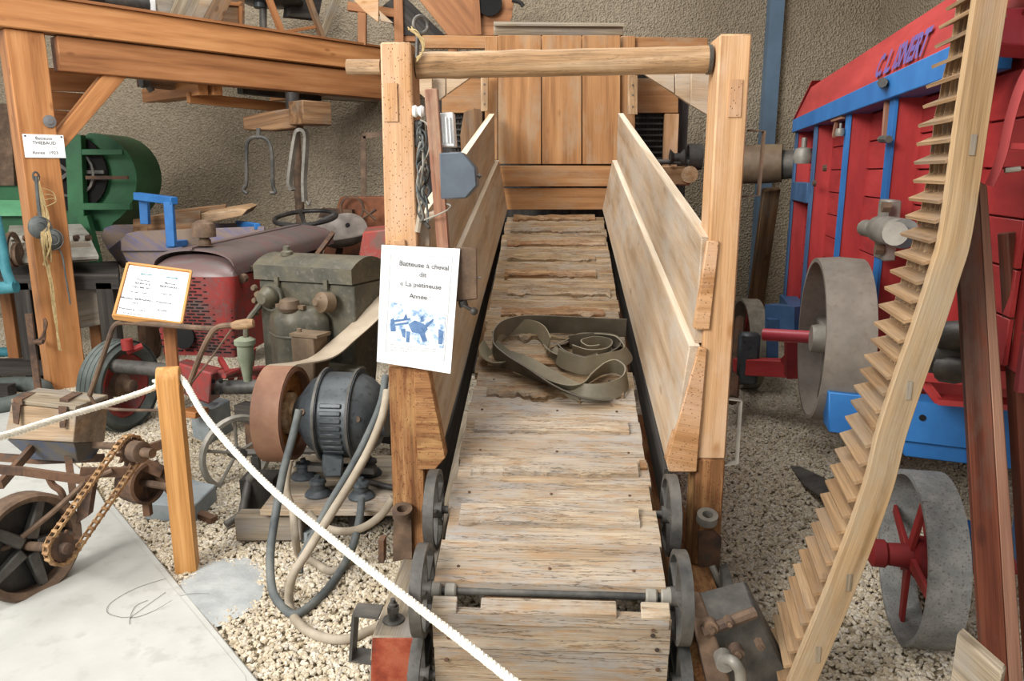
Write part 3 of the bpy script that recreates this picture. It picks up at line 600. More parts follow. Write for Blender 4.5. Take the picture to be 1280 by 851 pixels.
ST = thing('switch_board', 'narrow upright reddish board carrying the switches beside the left post', 'board', mh(553, 320, v=2.5))
b = B(); b.beam(mh(539, 111, v=2.56), mh(556, 330, v=2.60), .042, .03, mf.l); obj('board', b, wood('reddish stick wood', 'a87c62', '8f6450', '6d4839', dirt='b09a82', dirt_amt=.4, sat=.4), ST, bev=.003)
b = B(); P = spline([mh(530, 275, v=2.57), mh(548, 268, v=2.55), mh(560, 262, v=2.55), mh(563, 257, v=2.57), mh(556, 254, v=2.58)], 5); b.tube(P, .003, 6); obj('wire_tie', b, M['pale_iron'], ST)
b = B(); q_ = [mh(548, 183, v=2.58), mh(569, 184, v=2.58), mh(566, 140, v=2.58), mh(546, 141, v=2.58)]
JB = thing('junction_box', 'white plastic junction box with ribbed cover on the switch board', 'electrical box', mh(558, 184, v=2.6))
b.slab(q_, mf.l*.06); obj('box_body', b, M['white'], JB, bev=.004)
for k in range(4):
    x = 550+k*4.5; b = B(); b.beam(mh(x, 178, v=2.574), mh(x-2, 146, v=2.574), .004, .006, mf.l); obj('rib', b, M['white'], JB)
OB = thing('switch_box', 'blue-grey metal eight-sided switch box mounted on the reddish upright board', 'electrical box', mh(570, 248, v=2.5))
b = B(); pts = [(549, 191), (577, 190), (594, 209), (596, 232), (582, 248), (551, 249)]; b.prism([mh(x, y, v=2.47) for x, y in pts], mf.l*.09); obj('box_body', b, M['greybox'], OB, bev=.004)
b = B(); c = mh(597, 220, v=2.5); b.cyl(c - mf.c*.01, c + mf.c*.012, .004, 8); b.lathe([(.009, .004), (.009, .008)], c, mf.c, 4); obj('wing_nut', b, M['iron'], OB)
LB = thing('lever_switch', 'brown tapered switch box with a black ball lever beside the white notice', 'electrical box', mh(585, 382, v=2.6))
b = B(); b.hexa([mh(560, 378, v=2.60), mh(597, 374, v=2.60), mh(597, 374, v=2.68), mh(560, 378, v=2.68)], [mh(566, 309, v=2.58), mh(596, 309, v=2.58), mh(596, 309, v=2.66), mh(566, 309, v=2.66)]); obj('box_body', b, M['rust_brown'], LB, bev=.004)
b = B(); b.cyl(mh(578, 376, v=2.6), mh(580, 383, v=2.6), .016, 10); b.cyl(mh(580, 382, v=2.59), mh(591, 388, v=2.56), .006, 8); obj('lever_arm', b, M['black_iron'], LB)
b = B(); b.lathe([(.0135*math.sin(PI*k/8), -.0135*math.cos(PI*k/8)) for k in range(9)], mh(592.5, 389, v=2.55), mf.c, 14); obj('lever_ball', b, M['black_iron'], LB)
b = B(); c = mh(597, 347, v=2.6); b.cyl(c, c + mf.c*.012, .004, 6); obj('wing_nut', b, M['iron'], LB)
o = B(); o.lathe([(.006, -.02), (.017, -.018), (.02, -.008), (.013, 0), (.02, .01), (.014, .02)], mh(523, 139, v=2.6), mf.c, 16); tag(obj('insulator', o, M['white']), 'white porcelain insulator on the inner side of the left post', 'insulator')
CB = thing('cable_bundle', 'tangle of old black and grey cables between left post and switch board', 'cables', mh(530, 290, v=2.62))
for k in range(9):
    random.seed(k+40); P = [mh(526+random.uniform(-4, 4), 150+k*3, v=2.6)]
    for j in range(6): P.append(mh(528+random.uniform(-7, 9), 165+j*19+random.uniform(-8, 8)+k*3, v=2.58+random.uniform(-.02, .05)))
    b = B(); b.tube(spline(P, 4), random.choice([.003, .004, .006]), 6); obj('cable', b, M[random.choice(['black_iron', 'hose_dark', 'pale_iron'])], CB)
b = B(); P = [mh(523, 150, v=2.62), mh(525, 165, v=2.62), mh(524, 185, v=2.62)]; b.tube(spline(P, 4), [.012]+[.018]*7+[.012], 10); obj('cable_sleeve', b, M['black_iron'], CB)
b = B(); b.tube(spline([mh(531, 235, v=2.6), mh(527, 260, v=2.6), mh(522, 290, v=2.6)], 4), .011, 8); obj('cable_sleeve', b, M['hose_tan'], CB)
RG = thing('iron_ring', 'iron lifting ring with frayed twine on top of the left post', 'ring', mh(524, 60, v=2.6))
b = B(); c = mh(526, 31, v=2.62); b.tube([c + (mf.c*math.cos(a)*.8 + V(0, 0, 1)*math.sin(a) + mf.l*.5*math.cos(a))*.026 for a in [2*PI*k/18 for k in range(18)]], .0065, 8, True); obj('ring', b, M['iron'], RG)
b = B(); b.cyl(mh(522, 44, v=2.62), mh(521, 72, v=2.62), .007, 8); obj('shank', b, M['iron'], RG)
b = B()
for k in range(7):
    random.seed(k); b.tube(spline([mh(512+random.uniform(-3, 3), 33+k, v=2.6), mh(520, 40+random.uniform(-3, 4), v=2.58), mh(528+random.uniform(-3, 3), 50, v=2.58), mh(530-k*.5, 62+k, v=2.57), mh(521, 74+random.uniform(-3, 3), v=2.59)], 4), .002, 5)
obj('twine', b, M['twine'], RG)
random.seed(11)

# ------------------------------------------------------------------ timber frame at the left
TF = thing('timber_frame', 'orange pine timber frame with a thick post, double beam and diagonal brace', 'timber frame', V(-3.4, 5.8, 0))
bd = V(2.12, 2.39, 0); bd.normalize(); P0 = V(-3.47, 5.76, 0); pf = Frame(math.degrees(math.atan2(bd.x, bd.y)))
def bpt(px, py, off=0.0):    # point on the beam's front plane (offset away from camera)
    n = V(-bd.y, bd.x, 0); o_ = P0 + n*off; a = hit(px, py, v=1.0) - V(0, 0, CH); t = n.dot(o_)/(n.x*a.x + n.y*a.y); return V(a.x*t, a.y*t, CH + a.z*t)
nb = V(-bd.y, bd.x, 0)       # away from the camera
b = B(); b.beam(P0 + bd*.035 + nb*.10 + V(0, 0, .0), P0 + bd*.035 + nb*.10 + V(0, 0, 2.64), .255, .17, nb); obj('post', b, M['pine'], TF, bev=.008)
b = B(); b.slab([bpt(0, 34) - bd*.6, bpt(474, 86) + bd*.4, bpt(474, 67) + bd*.4, bpt(75, 0) - bd*1.4], nb*.16)
b = B(); a0 = P0 - bd*2.2; a1 = P0 + bd*3.75
b.beam(a0 + nb*.07 + V(0, 0, 2.76), a1 + nb*.07 + V(0, 0, 2.76), .18, .235); obj('beam', b, M['pine'], TF, bev=.008)
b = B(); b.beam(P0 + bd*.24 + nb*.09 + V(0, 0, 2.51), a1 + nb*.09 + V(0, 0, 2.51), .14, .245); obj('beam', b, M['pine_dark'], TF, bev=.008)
b = B(); b.beam(a0 + nb*-.02 + V(0, 0, 2.885), a1 + nb*-.02 + V(0, 0, 2.885), .05, .02); obj('beam_lip', b, M['pine_dark'], TF)
b = B(); b.prism([bpt(66, 172, .05), bpt(134, 88, .05), bpt(163, 91, .05), bpt(72, 196, .05)], nb*.11); obj('brace', b, M['pine'], TF, bev=.006)
for k, (y0, y1) in enumerate(((84, 113), (113, 136), (136, 160))):
    b = B(); b.slab([bpt(52, y1, .5), bpt(128-k*14, y1+3, .5), bpt(135-k*12, y0+5, .5), bpt(52, y0, .5)], nb*.03); obj('side_board', b, M['pine_dark'], TF, bev=.002)
b = B(); b.lathe([(.045, 0), (.045, .006), (.02, .008), (.02, .016)], P0 + bd*.12 + nb*.012 + V(0, 0, 2.02), -nb, 16)
obj('washer', b, M['bolt'], TF)
# joists behind the beam
for px, w_ in ((240, .1), (258, .1), (403, .12)):
    c = bpt(px, 112, .35); b = B(); b.beam(c - nb*.2, c + nb*.9, .09, .12); obj('joist', b, M['pine'], TF, bev=.004)
for s in range(4):
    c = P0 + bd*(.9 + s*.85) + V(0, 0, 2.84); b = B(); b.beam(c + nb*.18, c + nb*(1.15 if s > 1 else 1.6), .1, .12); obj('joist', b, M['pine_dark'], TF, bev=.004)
b = B(); b.beam(bpt(235, 122, .3), bpt(372, 136, .5), .05, .09); obj('hanging_rail', b, M['pine'], TF, bev=.004)
b = B(); b.beam(bpt(400, 118, .55), bpt(470, 122, .55), .08, .1); obj('hanging_rail', b, M['grey_wood'], TF, bev=.004)
b = B(); b.beam(bpt(300, 112, .4), bpt(398, 122, .4), .1, .07); obj('iron_runner', b, M['black_iron'], TF)
b = B(); b.beam(bpt(176, 99, .5), bpt(240, 106, .7), .1, .12); obj('hanging_rail', b, M['brown'], TF)
b = B(); b.cyl(bpt(178, 96, .45), bpt(190, 114, .45), .03, 8); b.cyl(bpt(176, 103, .45), bpt(186, 103, .45), .045, 10); obj('iron_clamp', b, M['iron'], TF)
# things stored on top of the frame: height 2.88
def top(px, py, off): return bpt(px, py, off)
def stick(name, label, cat, p0, p1, wd_, th, m, grp=None):
    b = B(); b.beam(p0, p1, wd_, th, nb); return tag(obj(name, b, m, bev=.003), label, cat, grp)
def tz(px, off, z=2.89):
    """point at height z above the frame in the plane off behind the beam, at column px"""
    n = V(-bd.y, bd.x, 0); o_ = P0 + n*off; lo, hi = -900, 300
    for _ in range(40):
        y = (lo+hi)/2
        if bpt(px, y, off).z > z: lo = y
        else: hi = y
    return bpt(px, y, off)
TR = thing('wooden_trestle', 'narrow wooden trestle with slender splayed legs on the upper beam', 'trestle', tz(375, .12))
b = B(); b.beam(tz(353, .12), top(333, -10, .12), .05, .05, nb); obj('leg', b, M['pine_dark'], TR, bev=.003)
b = B(); b.beam(tz(404, .12), top(383, -10, .12), .05, .05, nb); obj('leg', b, M['brown'], TR, bev=.003)
b = B(); b.beam(tz(398, .35), top(422, -5, .35), .08, .04, nb); obj('leg', b, M['grey_wood'], TR, bev=.003)
b = B(); b.beam(top(350, 41, .14), top(398, 33, .14), .03, .04, nb); obj('stretcher', b, M['pine_dark'], TR, bev=.003)
LD = thing('plank_chute', 'two slanting grey boards with pale panel between them on the upper beam', 'chute', tz(245, .15))
b = B(); b.beam(tz(224, .15), top(240, -12, .15), .04, .16, bd); obj('chute_side', b, M['grey_wood'], LD, bev=.003)
b = B(); b.beam(tz(262, .15), top(284, -12, .15), .10, .12, nb); obj('chute_side', b, M['brown'], LD, bev=.003)
b = B(); b.slab([tz(232, .3), tz(256, .3), top(276, -12, .3), top(250, -12, .3)], nb*.02); obj('chute_bottom', b, M['sideboard'], LD, bev=.003)
b = B(); b.slab([tz(160, .3), tz(196, .3), top(194, -12, .3), top(158, -12, .3)], nb*.3); tag(obj('white_crate', b, M['paper'], bev=.004), 'white painted crate on the upper beam left of the grey upright board', 'crate')
b = B(); b.slab([tz(199, .25), tz(216, .25), top(215, -12, .25), top(197, -12, .25)], nb*.05); tag(obj('upright_board', b, M['grey_wood'], bev=.004), 'grey upright board standing between white crate and slanting chute', 'board')
b = B(); c = tz(130, .3); b.lathe([(.10, -.35), (.13, -.3), (.10, -.1), (.05, .0), (.09, .1), (.08, .34)], c + V(0, 0, .1), bd, 14); tag(obj('iron_machine', b, M['black_iron']), 'dark iron machine part lying on the beam above the frame post', 'machine part')
CP = thing('cider_press', 'dark round press table on an iron stem behind the trestle legs', 'press', tz(329, .6, 2.89))
b = B(); b.cyl(tz(329, .6), top(329, 6, .6), .035, 12); obj('stem', b, M['iron'], CP)
b = B(); b.lathe([(.02, .0), (.25, .02), (.30, .05), (.30, .09), (.02, .1)], top(340, 8, .6), V(0, 0, 1), 28); obj('press_table', b, M['motor'], CP)
b = B(); b.cyl(top(325, 10, .6), top(325, -6, .6), .06, 12); obj('press_hub', b, M['motor'], CP)
b = B(); b.slab([top(268, 38, .5), top(306, 42, .5), top(306, -10, .5), top(275, -10, .5)], nb*.04)
ch = obj('cupboard_back', b, M['brown'], bev=.004); tag(ch, 'brown framed wooden panel behind the slanting chute boards', 'panel')
b = B(); b.beam(top(300, 40, .49), top(300, 2, .49), .03, .03, nb); b.beam(top(272, 3, .49), top(302, 6, .49), .03, .03); obj('panel_frame', b, M['pine_dark'], ch)
b = B(); b.slab([top(366, -8, .5), top(404, -8, .5), top(398, 24, .5), top(362, 20, .5)], nb*.12); tag(obj('dark_crate', b, M['dark_wood']), 'dark wooden crate hanging high behind the trestle legs', 'crate')
# winnowing machine high behind
WN = thing('winnowing_machine', 'orange wooden winnowing machine with round fan housing high behind the left post', 'winnower', bpt(560, 40, 0))
def wn(px, py, v): return hit(px, py, v=v)
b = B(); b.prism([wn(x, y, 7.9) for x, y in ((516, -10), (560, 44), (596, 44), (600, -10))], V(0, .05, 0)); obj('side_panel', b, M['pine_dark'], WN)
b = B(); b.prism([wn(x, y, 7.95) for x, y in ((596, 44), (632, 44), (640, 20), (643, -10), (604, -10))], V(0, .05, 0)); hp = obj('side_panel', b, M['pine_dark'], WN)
b = B(); b.lathe([(.12, 0), (.12, .02)], wn(612, 4, 7.9), V(0, -1, 0), 22); obj('fan_opening', b, M['dark'], hp)
b = B(); b.beam(wn(595, -5, 7.88), wn(598, 44, 7.88), .06, .05, V(0, 1, 0)); obj('stile', b, M['pine_dark'], WN)
b = B(); b.prism([wn(x, y, 8.0) for x, y in ((500, -10), (556, 44), (500, 44), (475, 10))], V(0, .05, 0)); obj('inner_panel', b, M['dark_wood'], WN)
b = B(); b.beam(V(wn(498, 56, 8.0).x, 8.0, 0), wn(498, -10, 8.0), .09, .09, V(0, 1, 0)); obj('leg', b, M['pine_dark'], WN, bev=.004)
for px in (566, 634):
    b = B(); b.beam(V(wn(px, 44, 8.1).x, 8.1, 0), wn(px, 40, 8.1), .09, .09, V(0, 1, 0)); obj('leg', b, M['pine_dark'], WN, bev=.004)
b = B(); b.beam(wn(500, 48, 8.06), wn(636, 48, 8.06), .09, .07); obj('rail', b, M['pine_dark'], WN, bev=.004)
b = B(); b.beam(wn(453, 57, 8.0), wn(453, 14, 8.0), .08, .06, V(0, 1, 0)); obj('leg', b, M['pine_dark'], WN, bev=.004)
b = B(); b.beam(wn(435, 8, 8.0), wn(500, 18, 8.0), .07, .08); obj('rail', b, M['pine_dark'], WN, bev=.004)
b = B(); b.prism([wn(x, y, 7.7) for x, y in ((438, -5), (473, -8), (473, 28), (455, 14))], V(0, .03, 0)); obj('feed_board', b, M['post'], WN, bev=.003)
b = B(); b.prism([wn(x, y, 7.7) for x, y in ((474, 13), (492, 29), (476, 26))], V(0, .03, 0)); obj('feed_board', b, M['sideboard'], WN)
b = B(); b.tube(spline([wn(640, 0, 7.9), wn(650, 3, 7.9), wn(654, 8, 7.9)], 4), .02, 8); obj('crank', b, M['black_iron'], WN)

# label on the post and the hanging pads
PL = thing('name_plate', 'small white plate lettered for the 1923 thresher screwed to the pine post', 'sign', P0 + bd*.08 - nb*.0 + V(0, 0, 1.83))
fo = P0 + V(0, 0, 0) - nb*-.008
def pp(s, z, d=.0): return P0 + bd*s + nb*(.012 - d) + V(0, 0, z)
b = B(); b.slab([pp(-.07, 1.76), pp(.20, 1.76), pp(.20, 1.925), pp(-.07, 1.925)], nb*-.005); obj('plate', b, M['paper'], PL, smooth=False)
for tx, z, sz, m_ in (('Batteuse', 1.888, .032, 'ink'), ('THIEBAUD', 1.855, .033, 'ink'), ('Constructeur par Raon-l’Etape', 1.832, .0135, 'ink_grey'), ('Année : 1923', 1.786, .032, 'ink')):
    txt(tx, sz, pp(.065, z, .007), bd, V(0, 0, 1), M[m_], PL)
for s in (-.055, .185):
    b = B(); b.disc(pp(s, 1.912, .007), nb, .006, .006, 8); obj('screw', b, M['black_iron'], PL)
HP = thing('leather_pads', 'two round dark leather pads with straw twine hanging on the pine post', 'pads', bpt(60, 320, -.02))
def hpx(x, y, d=-.05): return bpt(x, y, d)
def ball(c, r, sx=1.0, ax=None, n=16): return [(r*math.sin(PI*k/8), -r*sx*math.cos(PI*k/8)) for k in range(9)]
for x, y, r in ((49, 284, .085), (64, 299, .085)):
    b = B(); b.lathe(ball(None, r, .55), hpx(x, y, -.06), -nb + bd*.4, 20)
    for k in (1, 2): b.tube([hpx(x, y, -.06) + (bd*math.cos(a) + V(0, 0, 1)*math.sin(a))*(r*.45*k) - nb*(.046 if k == 1 else .02) for a in [2*PI*j/20 for j in range(20)]], .004, 5, True)
    obj('pad', b, M['hose_dark'], HP)
b = B(); b.tube(spline([hpx(45, 220), hpx(47, 245), hpx(50, 270), hpx(56, 290)], 4), .012, 6); obj('strap', b, M['hose_dark'], HP)
b = B(); b.tube(spline([hpx(70, 305), hpx(78, 320), hpx(82, 345), hpx(88, 380)], 4), .006, 6); obj('strap', b, M['hose_dark'], HP)
b = B()
for k in range(12):
    random.seed(k+5); j = lambda s: random.uniform(-s, s)
    b.tube(spline([hpx(46+j(2), 221), hpx(50+j(3), 245+j(4)), hpx(56+j(5), 270), hpx(58+j(6), 300, -.12), hpx(60+j(6), 325+j(8))], 4), .007, 4)
for k in range(4):
    random.seed(k+25); j = lambda s: random.uniform(-s, s)
    b.tube(spline([hpx(60+j(3), 330), hpx(64+j(2), 355), hpx(68+j(2), 390), hpx(74+j(2), 430), hpx(76+j(2), 438)], 4), .006, 4)
for k in range(3): b.tube(spline([hpx(52, 235+k*8), hpx(66, 240+k*4), hpx(70, 252), hpx(58, 258)], 4), .003, 4)
obj('twine', b, M['twine'], HP)
b = B(); b.tube([hpx(45, 221) + (bd*math.cos(a)*.02 + V(0, 0, .035)*math.sin(a)) for a in [2*PI*j/12 for j in range(12)]], .007, 6, True); obj('buckle', b, M['iron'], HP)
b = B(); b.tube(spline([bpt(56, 400, -.06), bpt(55, 425, -.06), bpt(48, 430, -.1)], 4), .01, 6); b.cyl(bpt(46, 427, -.1), bpt(52, 427, -.02), .018, 8); tag(obj('iron_hook', b, M['rust']), 'rusty iron hook low on the pine post', 'hook')

# hooks hanging below the frame
YK = thing('hook_yoke', 'rough wooden yoke beam with hanging pairs of iron hooks under the frame', 'yoke', hit(350, 165, v=7.1))
def yk(px, py, v=7.1): return hit(px, py, v=v)
b = B(); P = [yk(303, 146), yk(330, 140), yk(370, 134), yk(372, 160), yk(340, 163), yk(304, 162)]; b.prism(P, V(0, .22, 0)); obj('yoke_beam', b, M['brown'], YK, bev=.01)
b = B(); b.box(yk(388, 142), .22, .3, .2, pf); obj('yoke_block', b, M['brown'], YK, bev=.008)
b = B(); b.cyl(yk(365, 116, 7.2), yk(366, 136, 7.2), .06, 10); obj('hanger', b, M['black_iron'], YK)
b = B(); b.tube(spline([yk(309, 242), yk(304, 237), yk(308, 228), yk(308, 195), yk(310, 176), yk(322, 171), yk(335, 176), yk(340, 195), yk(341, 230), yk(344, 240), yk(338, 241)], 5), .018, 8); b.cyl(yk(323, 160), yk(323, 172), .02, 8); obj('double_hook', b, M['iron'], YK)
b = B(); b.ribbon(spline([yk(366, 238), yk(362, 228), yk(365, 200), yk(369, 175), yk(373, 163), yk(382, 166), yk(382, 190), yk(380, 225), yk(381, 252)], 4), V(.02, .05, 0), .03); b.tube(spline([yk(381, 250), yk(386, 256), yk(388, 250)], 4), .013, 6); obj('double_hook', b, M['pale_iron'], YK)
b = B(); b.cyl(V(-2.05, 7.6, 0), V(-2.05, 7.6, 2.45), .045, 12); b.v = [p + (hit(373, 230, v=7.6) - V(-2.05, 7.6, 0)) - V(0, 0, hit(373, 230, v=7.6).z) for p in b.v]
tag(obj('iron_pole', b, M['rust_brown']), 'dark brown iron pole standing behind the tractor steering wheel', 'pole')
# metal frame near the left post
FR = thing('metal_frame', 'thin empty grey metal frame standing behind the left front post', 'frame', hit(465, 250, v=7.65))
b = B(); P = [hit(x, y, v=7.65) for x, y in ((454, 170), (455, 251), (478, 253), (500, 250), (500, 165))]
for i in range(len(P)-1): b.beam(P[i], P[i+1], .05, .02, V(0, 1, 0))
b.beam(P[0], P[-1], .05, .02, V(0, 1, 0)); obj('frame_bar', b, M['rust_brown'], FR)

# ------------------------------------------------------------------ green machine, bench and things behind the post
GM = thing('green_thresher', 'green painted thresher with half round drum housing behind the pine post', 'thresher', V(-4.2, 7.0, 0))
def gp(px, py, v=7.0): return hit(px, py, v=v)
b = B(); arc = [gp(112+59*math.cos(a), 226-60*math.sin(a)) for a in [math.radians(t) for t in range(-60, 100, 10)]]
b.prism([gp(70, 190)] + [gp(70, 285), gp(135, 290)] + arc, V(0, .5, 0)); dr = obj('drum_housing', b, M['green'], GM)
b = B(); b.lathe([(.34, 0), (.34, .03)], gp(88, 215, 6.97), V(0, -1, 0), 26); obj('drum_opening', b, M['dark'], dr)
b = B()
for k in range(5): a = k*1.25; c = gp(88, 215, 6.92); b.beam(c, c + V(math.cos(a)*.3, 0, math.sin(a)*.3), .03, .03, V(0, 1, 0))
b.rim(gp(88, 215, 6.92), V(0, 1, 0), .22, .04, .02, 20); obj('drum_wheel', b, M['iron'], dr)
b = B(); b.beam(gp(99, 290, 6.88), gp(94, 168, 6.88), .14, .08, V(0, 1, 0)); obj('frame_upright', b, M['green'], GM, bev=.004)
b = B(); b.beam(gp(103, 258, 6.86), gp(164, 258, 6.86), .05, .06); obj('frame_rail', b, M['green'], GM, bev=.004)
b = B(); b.beam(gp(99, 190, 6.86), gp(154, 190, 6.86), .03, .05); obj('frame_rail', b, M['green'], GM, bev=.004)
b = B(); b.beam(gp(108, 222, 6.84), gp(160, 222, 6.84), .03, .03); obj('tie_rod', b, M['rust'], GM)
b = B(); b.beam(gp(105, 270, 6.86), gp(118, 318, 6.86), .09, .08, V(0, 1, 0)); b.beam(gp(118, 318, 6.86), V(gp(118, 318, 6.86).x+.05, 6.86, 0), .09, .08, V(0, 1, 0)); obj('leg', b, M['green'], GM, bev=.004)
b = B(); b.slab([gp(-60, 305), gp(75, 305), gp(75, 232), gp(-60, 228)], V(0, .4, 0)); obj('body_panel', b, M['green'], GM, bev=.004)
b = B(); b.slab([gp(-60, 270, 6.9), gp(33, 270, 6.9), gp(30, 250, 7.0), gp(-60, 249, 7.0)], V(0, .03, 0)); obj('feed_lip', b, M['lightgreen'], GM, bev=.003)
b = B(); b.slab([gp(-60, 232, 6.95), gp(18, 232, 6.95), gp(12, 130, 6.95), gp(-60, 125, 6.95)], V(0, .05, 0)); obj('hopper_board', b, M['rust_brown'], GM, bev=.003)
b = B(); b.beam(V(-5.6, 6.9, 0), V(-5.6, 6.9, 1.2), .1, .1, V(0, 1, 0)); obj('leg', b, M['green'], GM)

BN = thing('machine_bench', 'dark wooden bench on heavy legs carrying a grey lidded machine', 'bench', V(-3.4, 5.9, 0))
def bp(px, py, v=6.0): return hit(px, py, v=v)
b = B(); b.slab([bp(-70, 345), bp(148, 343), bp(148, 326, 6.9), bp(-40, 330, 6.9)], V(0, 0, -.12)); obj('bench_top', b, M['dark_wood'], BN, bev=.006)
for x, v in ((30, 6.05), (133, 6.05), (115, 6.8), (8, 6.8)):
    p = bp(x, 352, v); b = B(); b.beam(V(p.x, v, 0), V(p.x, v, p.z), .13 if v < 6.5 else .1, .1, V(0, 1, 0)); obj('leg', b, M['dark_wood'] if v < 6.5 else M['pine_dark'], BN, bev=.005)
b = B(); p0, p1 = bp(-60, 430, 6.0), bp(150, 418, 6.0); b.beam(V(p0.x, 6.02, .12), V(p1.x, 6.02, .12), .1, .12); obj('foot_rail', b, M['dark_wood'], BN)
b = B(); b.hexa([bp(92, 412, 6.1), bp(130, 405, 6.1), bp(128, 400, 6.8), bp(95, 405, 6.8)], [bp(92, 350, 6.1), bp(130, 350, 6.1), bp(128, 350, 6.8), bp(95, 350, 6.8)]); obj('inner_chute', b, M['grey_wood'], BN, bev=.003)
LM = thing('lidded_machine', 'grey iron machine with sloping hinged lid on the dark bench', 'machine', bp(70, 335, 6.3))
b = B(); b.hexa([bp(16, 332, 6.1), bp(123, 326, 6.1), bp(106, 315, 6.8), bp(10, 320, 6.8)], [bp(14, 305, 6.2), bp(112, 302, 6.2), bp(100, 288, 6.8), bp(10, 290, 6.8)]); obj('case', b, M['grey_wood'], LM, bev=.006)
b = B(); b.slab([bp(17, 330, 6.08), bp(124, 324, 6.08), bp(112, 298, 6.3), bp(22, 303, 6.3)], V(0, 0, .03)); obj('lid', b, mixed('dusty grey iron', ['7d7a70', '979388', 'aaa69b'], 5, .6, 0, .1), LM, bev=.004)
b = B(); b.slab([bp(10, 300, 6.3), bp(112, 296, 6.3), bp(102, 284, 6.7), bp(12, 286, 6.7)], V(0, 0, .03)); obj('lid', b, mixed('dusty grey iron top', ['7d7a70', '979388', 'aaa69b'], 5, .6, 0, .1), LM, bev=.004)
for x in (93, 108, 30):
    b = B(); b.cyl(bp(x, 298, 6.25), bp(x+5, 297, 6.25), .025, 8); obj('hinge', b, M['rust'], LM)
b = B(); b.rim(bp(16, 312, 6.05), V(1, .2, 0), .14, .03, .03, 16); b.disc(bp(22, 318, 6.05), V(1, .2, 0), .09, .03); obj('gear_wheel', b, M['rust_brown'], LM)
TP = thing('teal_lever', 'curved teal painted iron lever beside the pine post', 'lever', hit(8, 365, v=5.4))
b = B(); b.tube(spline([hit(-6, 270, v=5.4), hit(2, 305, v=5.4), hit(7, 335, v=5.4), hit(14, 355, v=5.4)], 5), .035, 10); obj('lever_arm', b, M['teal'], TP)
b = B(); b.cyl(hit(-12, 361, v=5.4), hit(20, 358, v=5.4), .045, 12); obj('lever_foot', b, M['teal'], TP)
b = B(); p = hit(14, 440, w=.05); b.cyl(V(p.x-.5, p.y, .05), V(p.x+.2, p.y, .05), .045, 10); obj('ground_bar', b, M['teal'], TP)
b = B(); p = hit(14, 440, w=.05); b.slab([V(-4.6, 5.5, 0.02), V(-3.75, 5.5, 0.02), V(-3.75, 5.5, .1), V(-4.6, 5.5, .1)], V(0, .1, 0)); tag(obj('ground_beam', b, M['dark_wood']), 'dark squared beam lying on the gravel left of the pine post', 'beam')
b = B(); p = gnd(46, 492); q0 = hit(38, 395, v=p.y)
HR = thing('iron_stake', 'tall flat rusty iron bar with a hook in front of the pine post', 'stake', gnd(50, 500))
b.beam(gnd(52, 520), hit(36, 392, v=gnd(52, 520).y), .045, .018, V(0, 1, 0)); obj('bar', b, M['rust'], HR)
v_ = gnd(52, 520).y; b = B(); b.tube(spline([hit(47, 426, v=v_), hit(53, 420, v=v_), hit(58, 405, v=v_), hit(55, 398, v=v_)], 4), .009, 6); b.cyl(hit(43, 427, v=v_), hit(54, 427, v=v_), .016, 8); obj('hook', b, M['rust'], HR)
b = B(); c = gnd(-8, 505, .0); b.tube([c + V(math.cos(a)*.33, math.sin(a)*.33, .06) for a in [2*PI*k/24 for k in range(24)]], .06, 10, True); tag(obj('lying_tyre', b, M['tire']), 'black tyre lying flat on the ground at the far left edge', 'tyre')  # a tyre, lying flat

# ------------------------------------------------------------------ blue barrow behind the tractor
BC = thing('blue_cart', 'blue painted wooden cart with rounded side boards behind the red tractor', 'cart', V(-3.2, 6.9, 0))
def cp(px, py, v=6.5): return hit(px, py, v=v)
b = B(); b.prism([cp(*p) for p in ((170, 334), (158, 326), (151, 312), (151, 300), (158, 292), (172, 289), (330, 283), (330, 340), (200, 345))], V(0, .035, 0)); obj('side_board', b, M['bluewood'], BC, bev=.004)
b = B(); b.beam(cp(152, 314, 6.49), cp(230, 314, 6.49), .01, .008); obj('board_joint', b, M['dark_wood'], BC)
b = B(); b.prism([cp(*p, 6.95) for p in ((150, 318), (134, 312), (126, 295), (130, 285), (142, 281), (300, 279), (300, 330))], V(0, .035, 0)); obj('side_board', b, M['bluewood'], BC, bev=.004)
b = B(); b.slab([cp(135, 312, 6.9), cp(150, 300, 6.55), cp(170, 334, 6.5), cp(152, 335, 6.9)], V(.02, 0, .02)); obj('end_board', b, M['bluewood'], BC)
b = B(); b.slab([cp(160, 332, 6.5), cp(330, 332, 6.5), cp(330, 318, 6.98), cp(150, 318, 6.98)], V(0, 0, -.04)); obj('floor_board', b, M['bluewood'], BC)
b = B(); b.beam(cp(171, 245, 6.4), cp(218, 251, 6.2), .07, .06); b2 = obj('handle_bar', b, M['blue'], BC, bev=.004)
b = B(); b.beam(cp(211, 252, 6.2), cp(215, 308, 6.2), .07, .05, V(0, 1, 0)); obj('frame_leg', b, M['blue'], BC, bev=.004)
b = B(); b.beam(cp(180, 247, 6.45), cp(182, 280, 6.45), .07, .05, V(0, 1, 0)); obj('frame_leg', b, M['blue'], BC, bev=.004)
b = B(); b.beam(cp(212, 306, 6.2), cp(252, 300, 6.9), .06, .05); obj('frame_bar', b, M['blue'], BC, bev=.004)
b = B(); b.beam(cp(298, 279, 7.0), cp(322, 283, 6.5), .05, .05); obj('frame_bar', b, M['blue'], BC, bev=.004)
for px in (180, 300):
    b = B(); p = cp(px, 330, 6.75); b.rim(V(p.x, 6.75, .3), V(1, .2, 0), .3, .06, .04); b.disc(V(p.x, 6.75, .3), V(1, .2, 0), .27, .03); b.cyl(V(p.x, 6.75, .3), V(p.x, 6.75, .85), .04, 8); obj('wheel', b, M['rust'], BC)
WB = thing('wooden_trough', 'brown wooden trough of nailed boards lying on the blue cart', 'trough', cp(230, 290, 6.75))
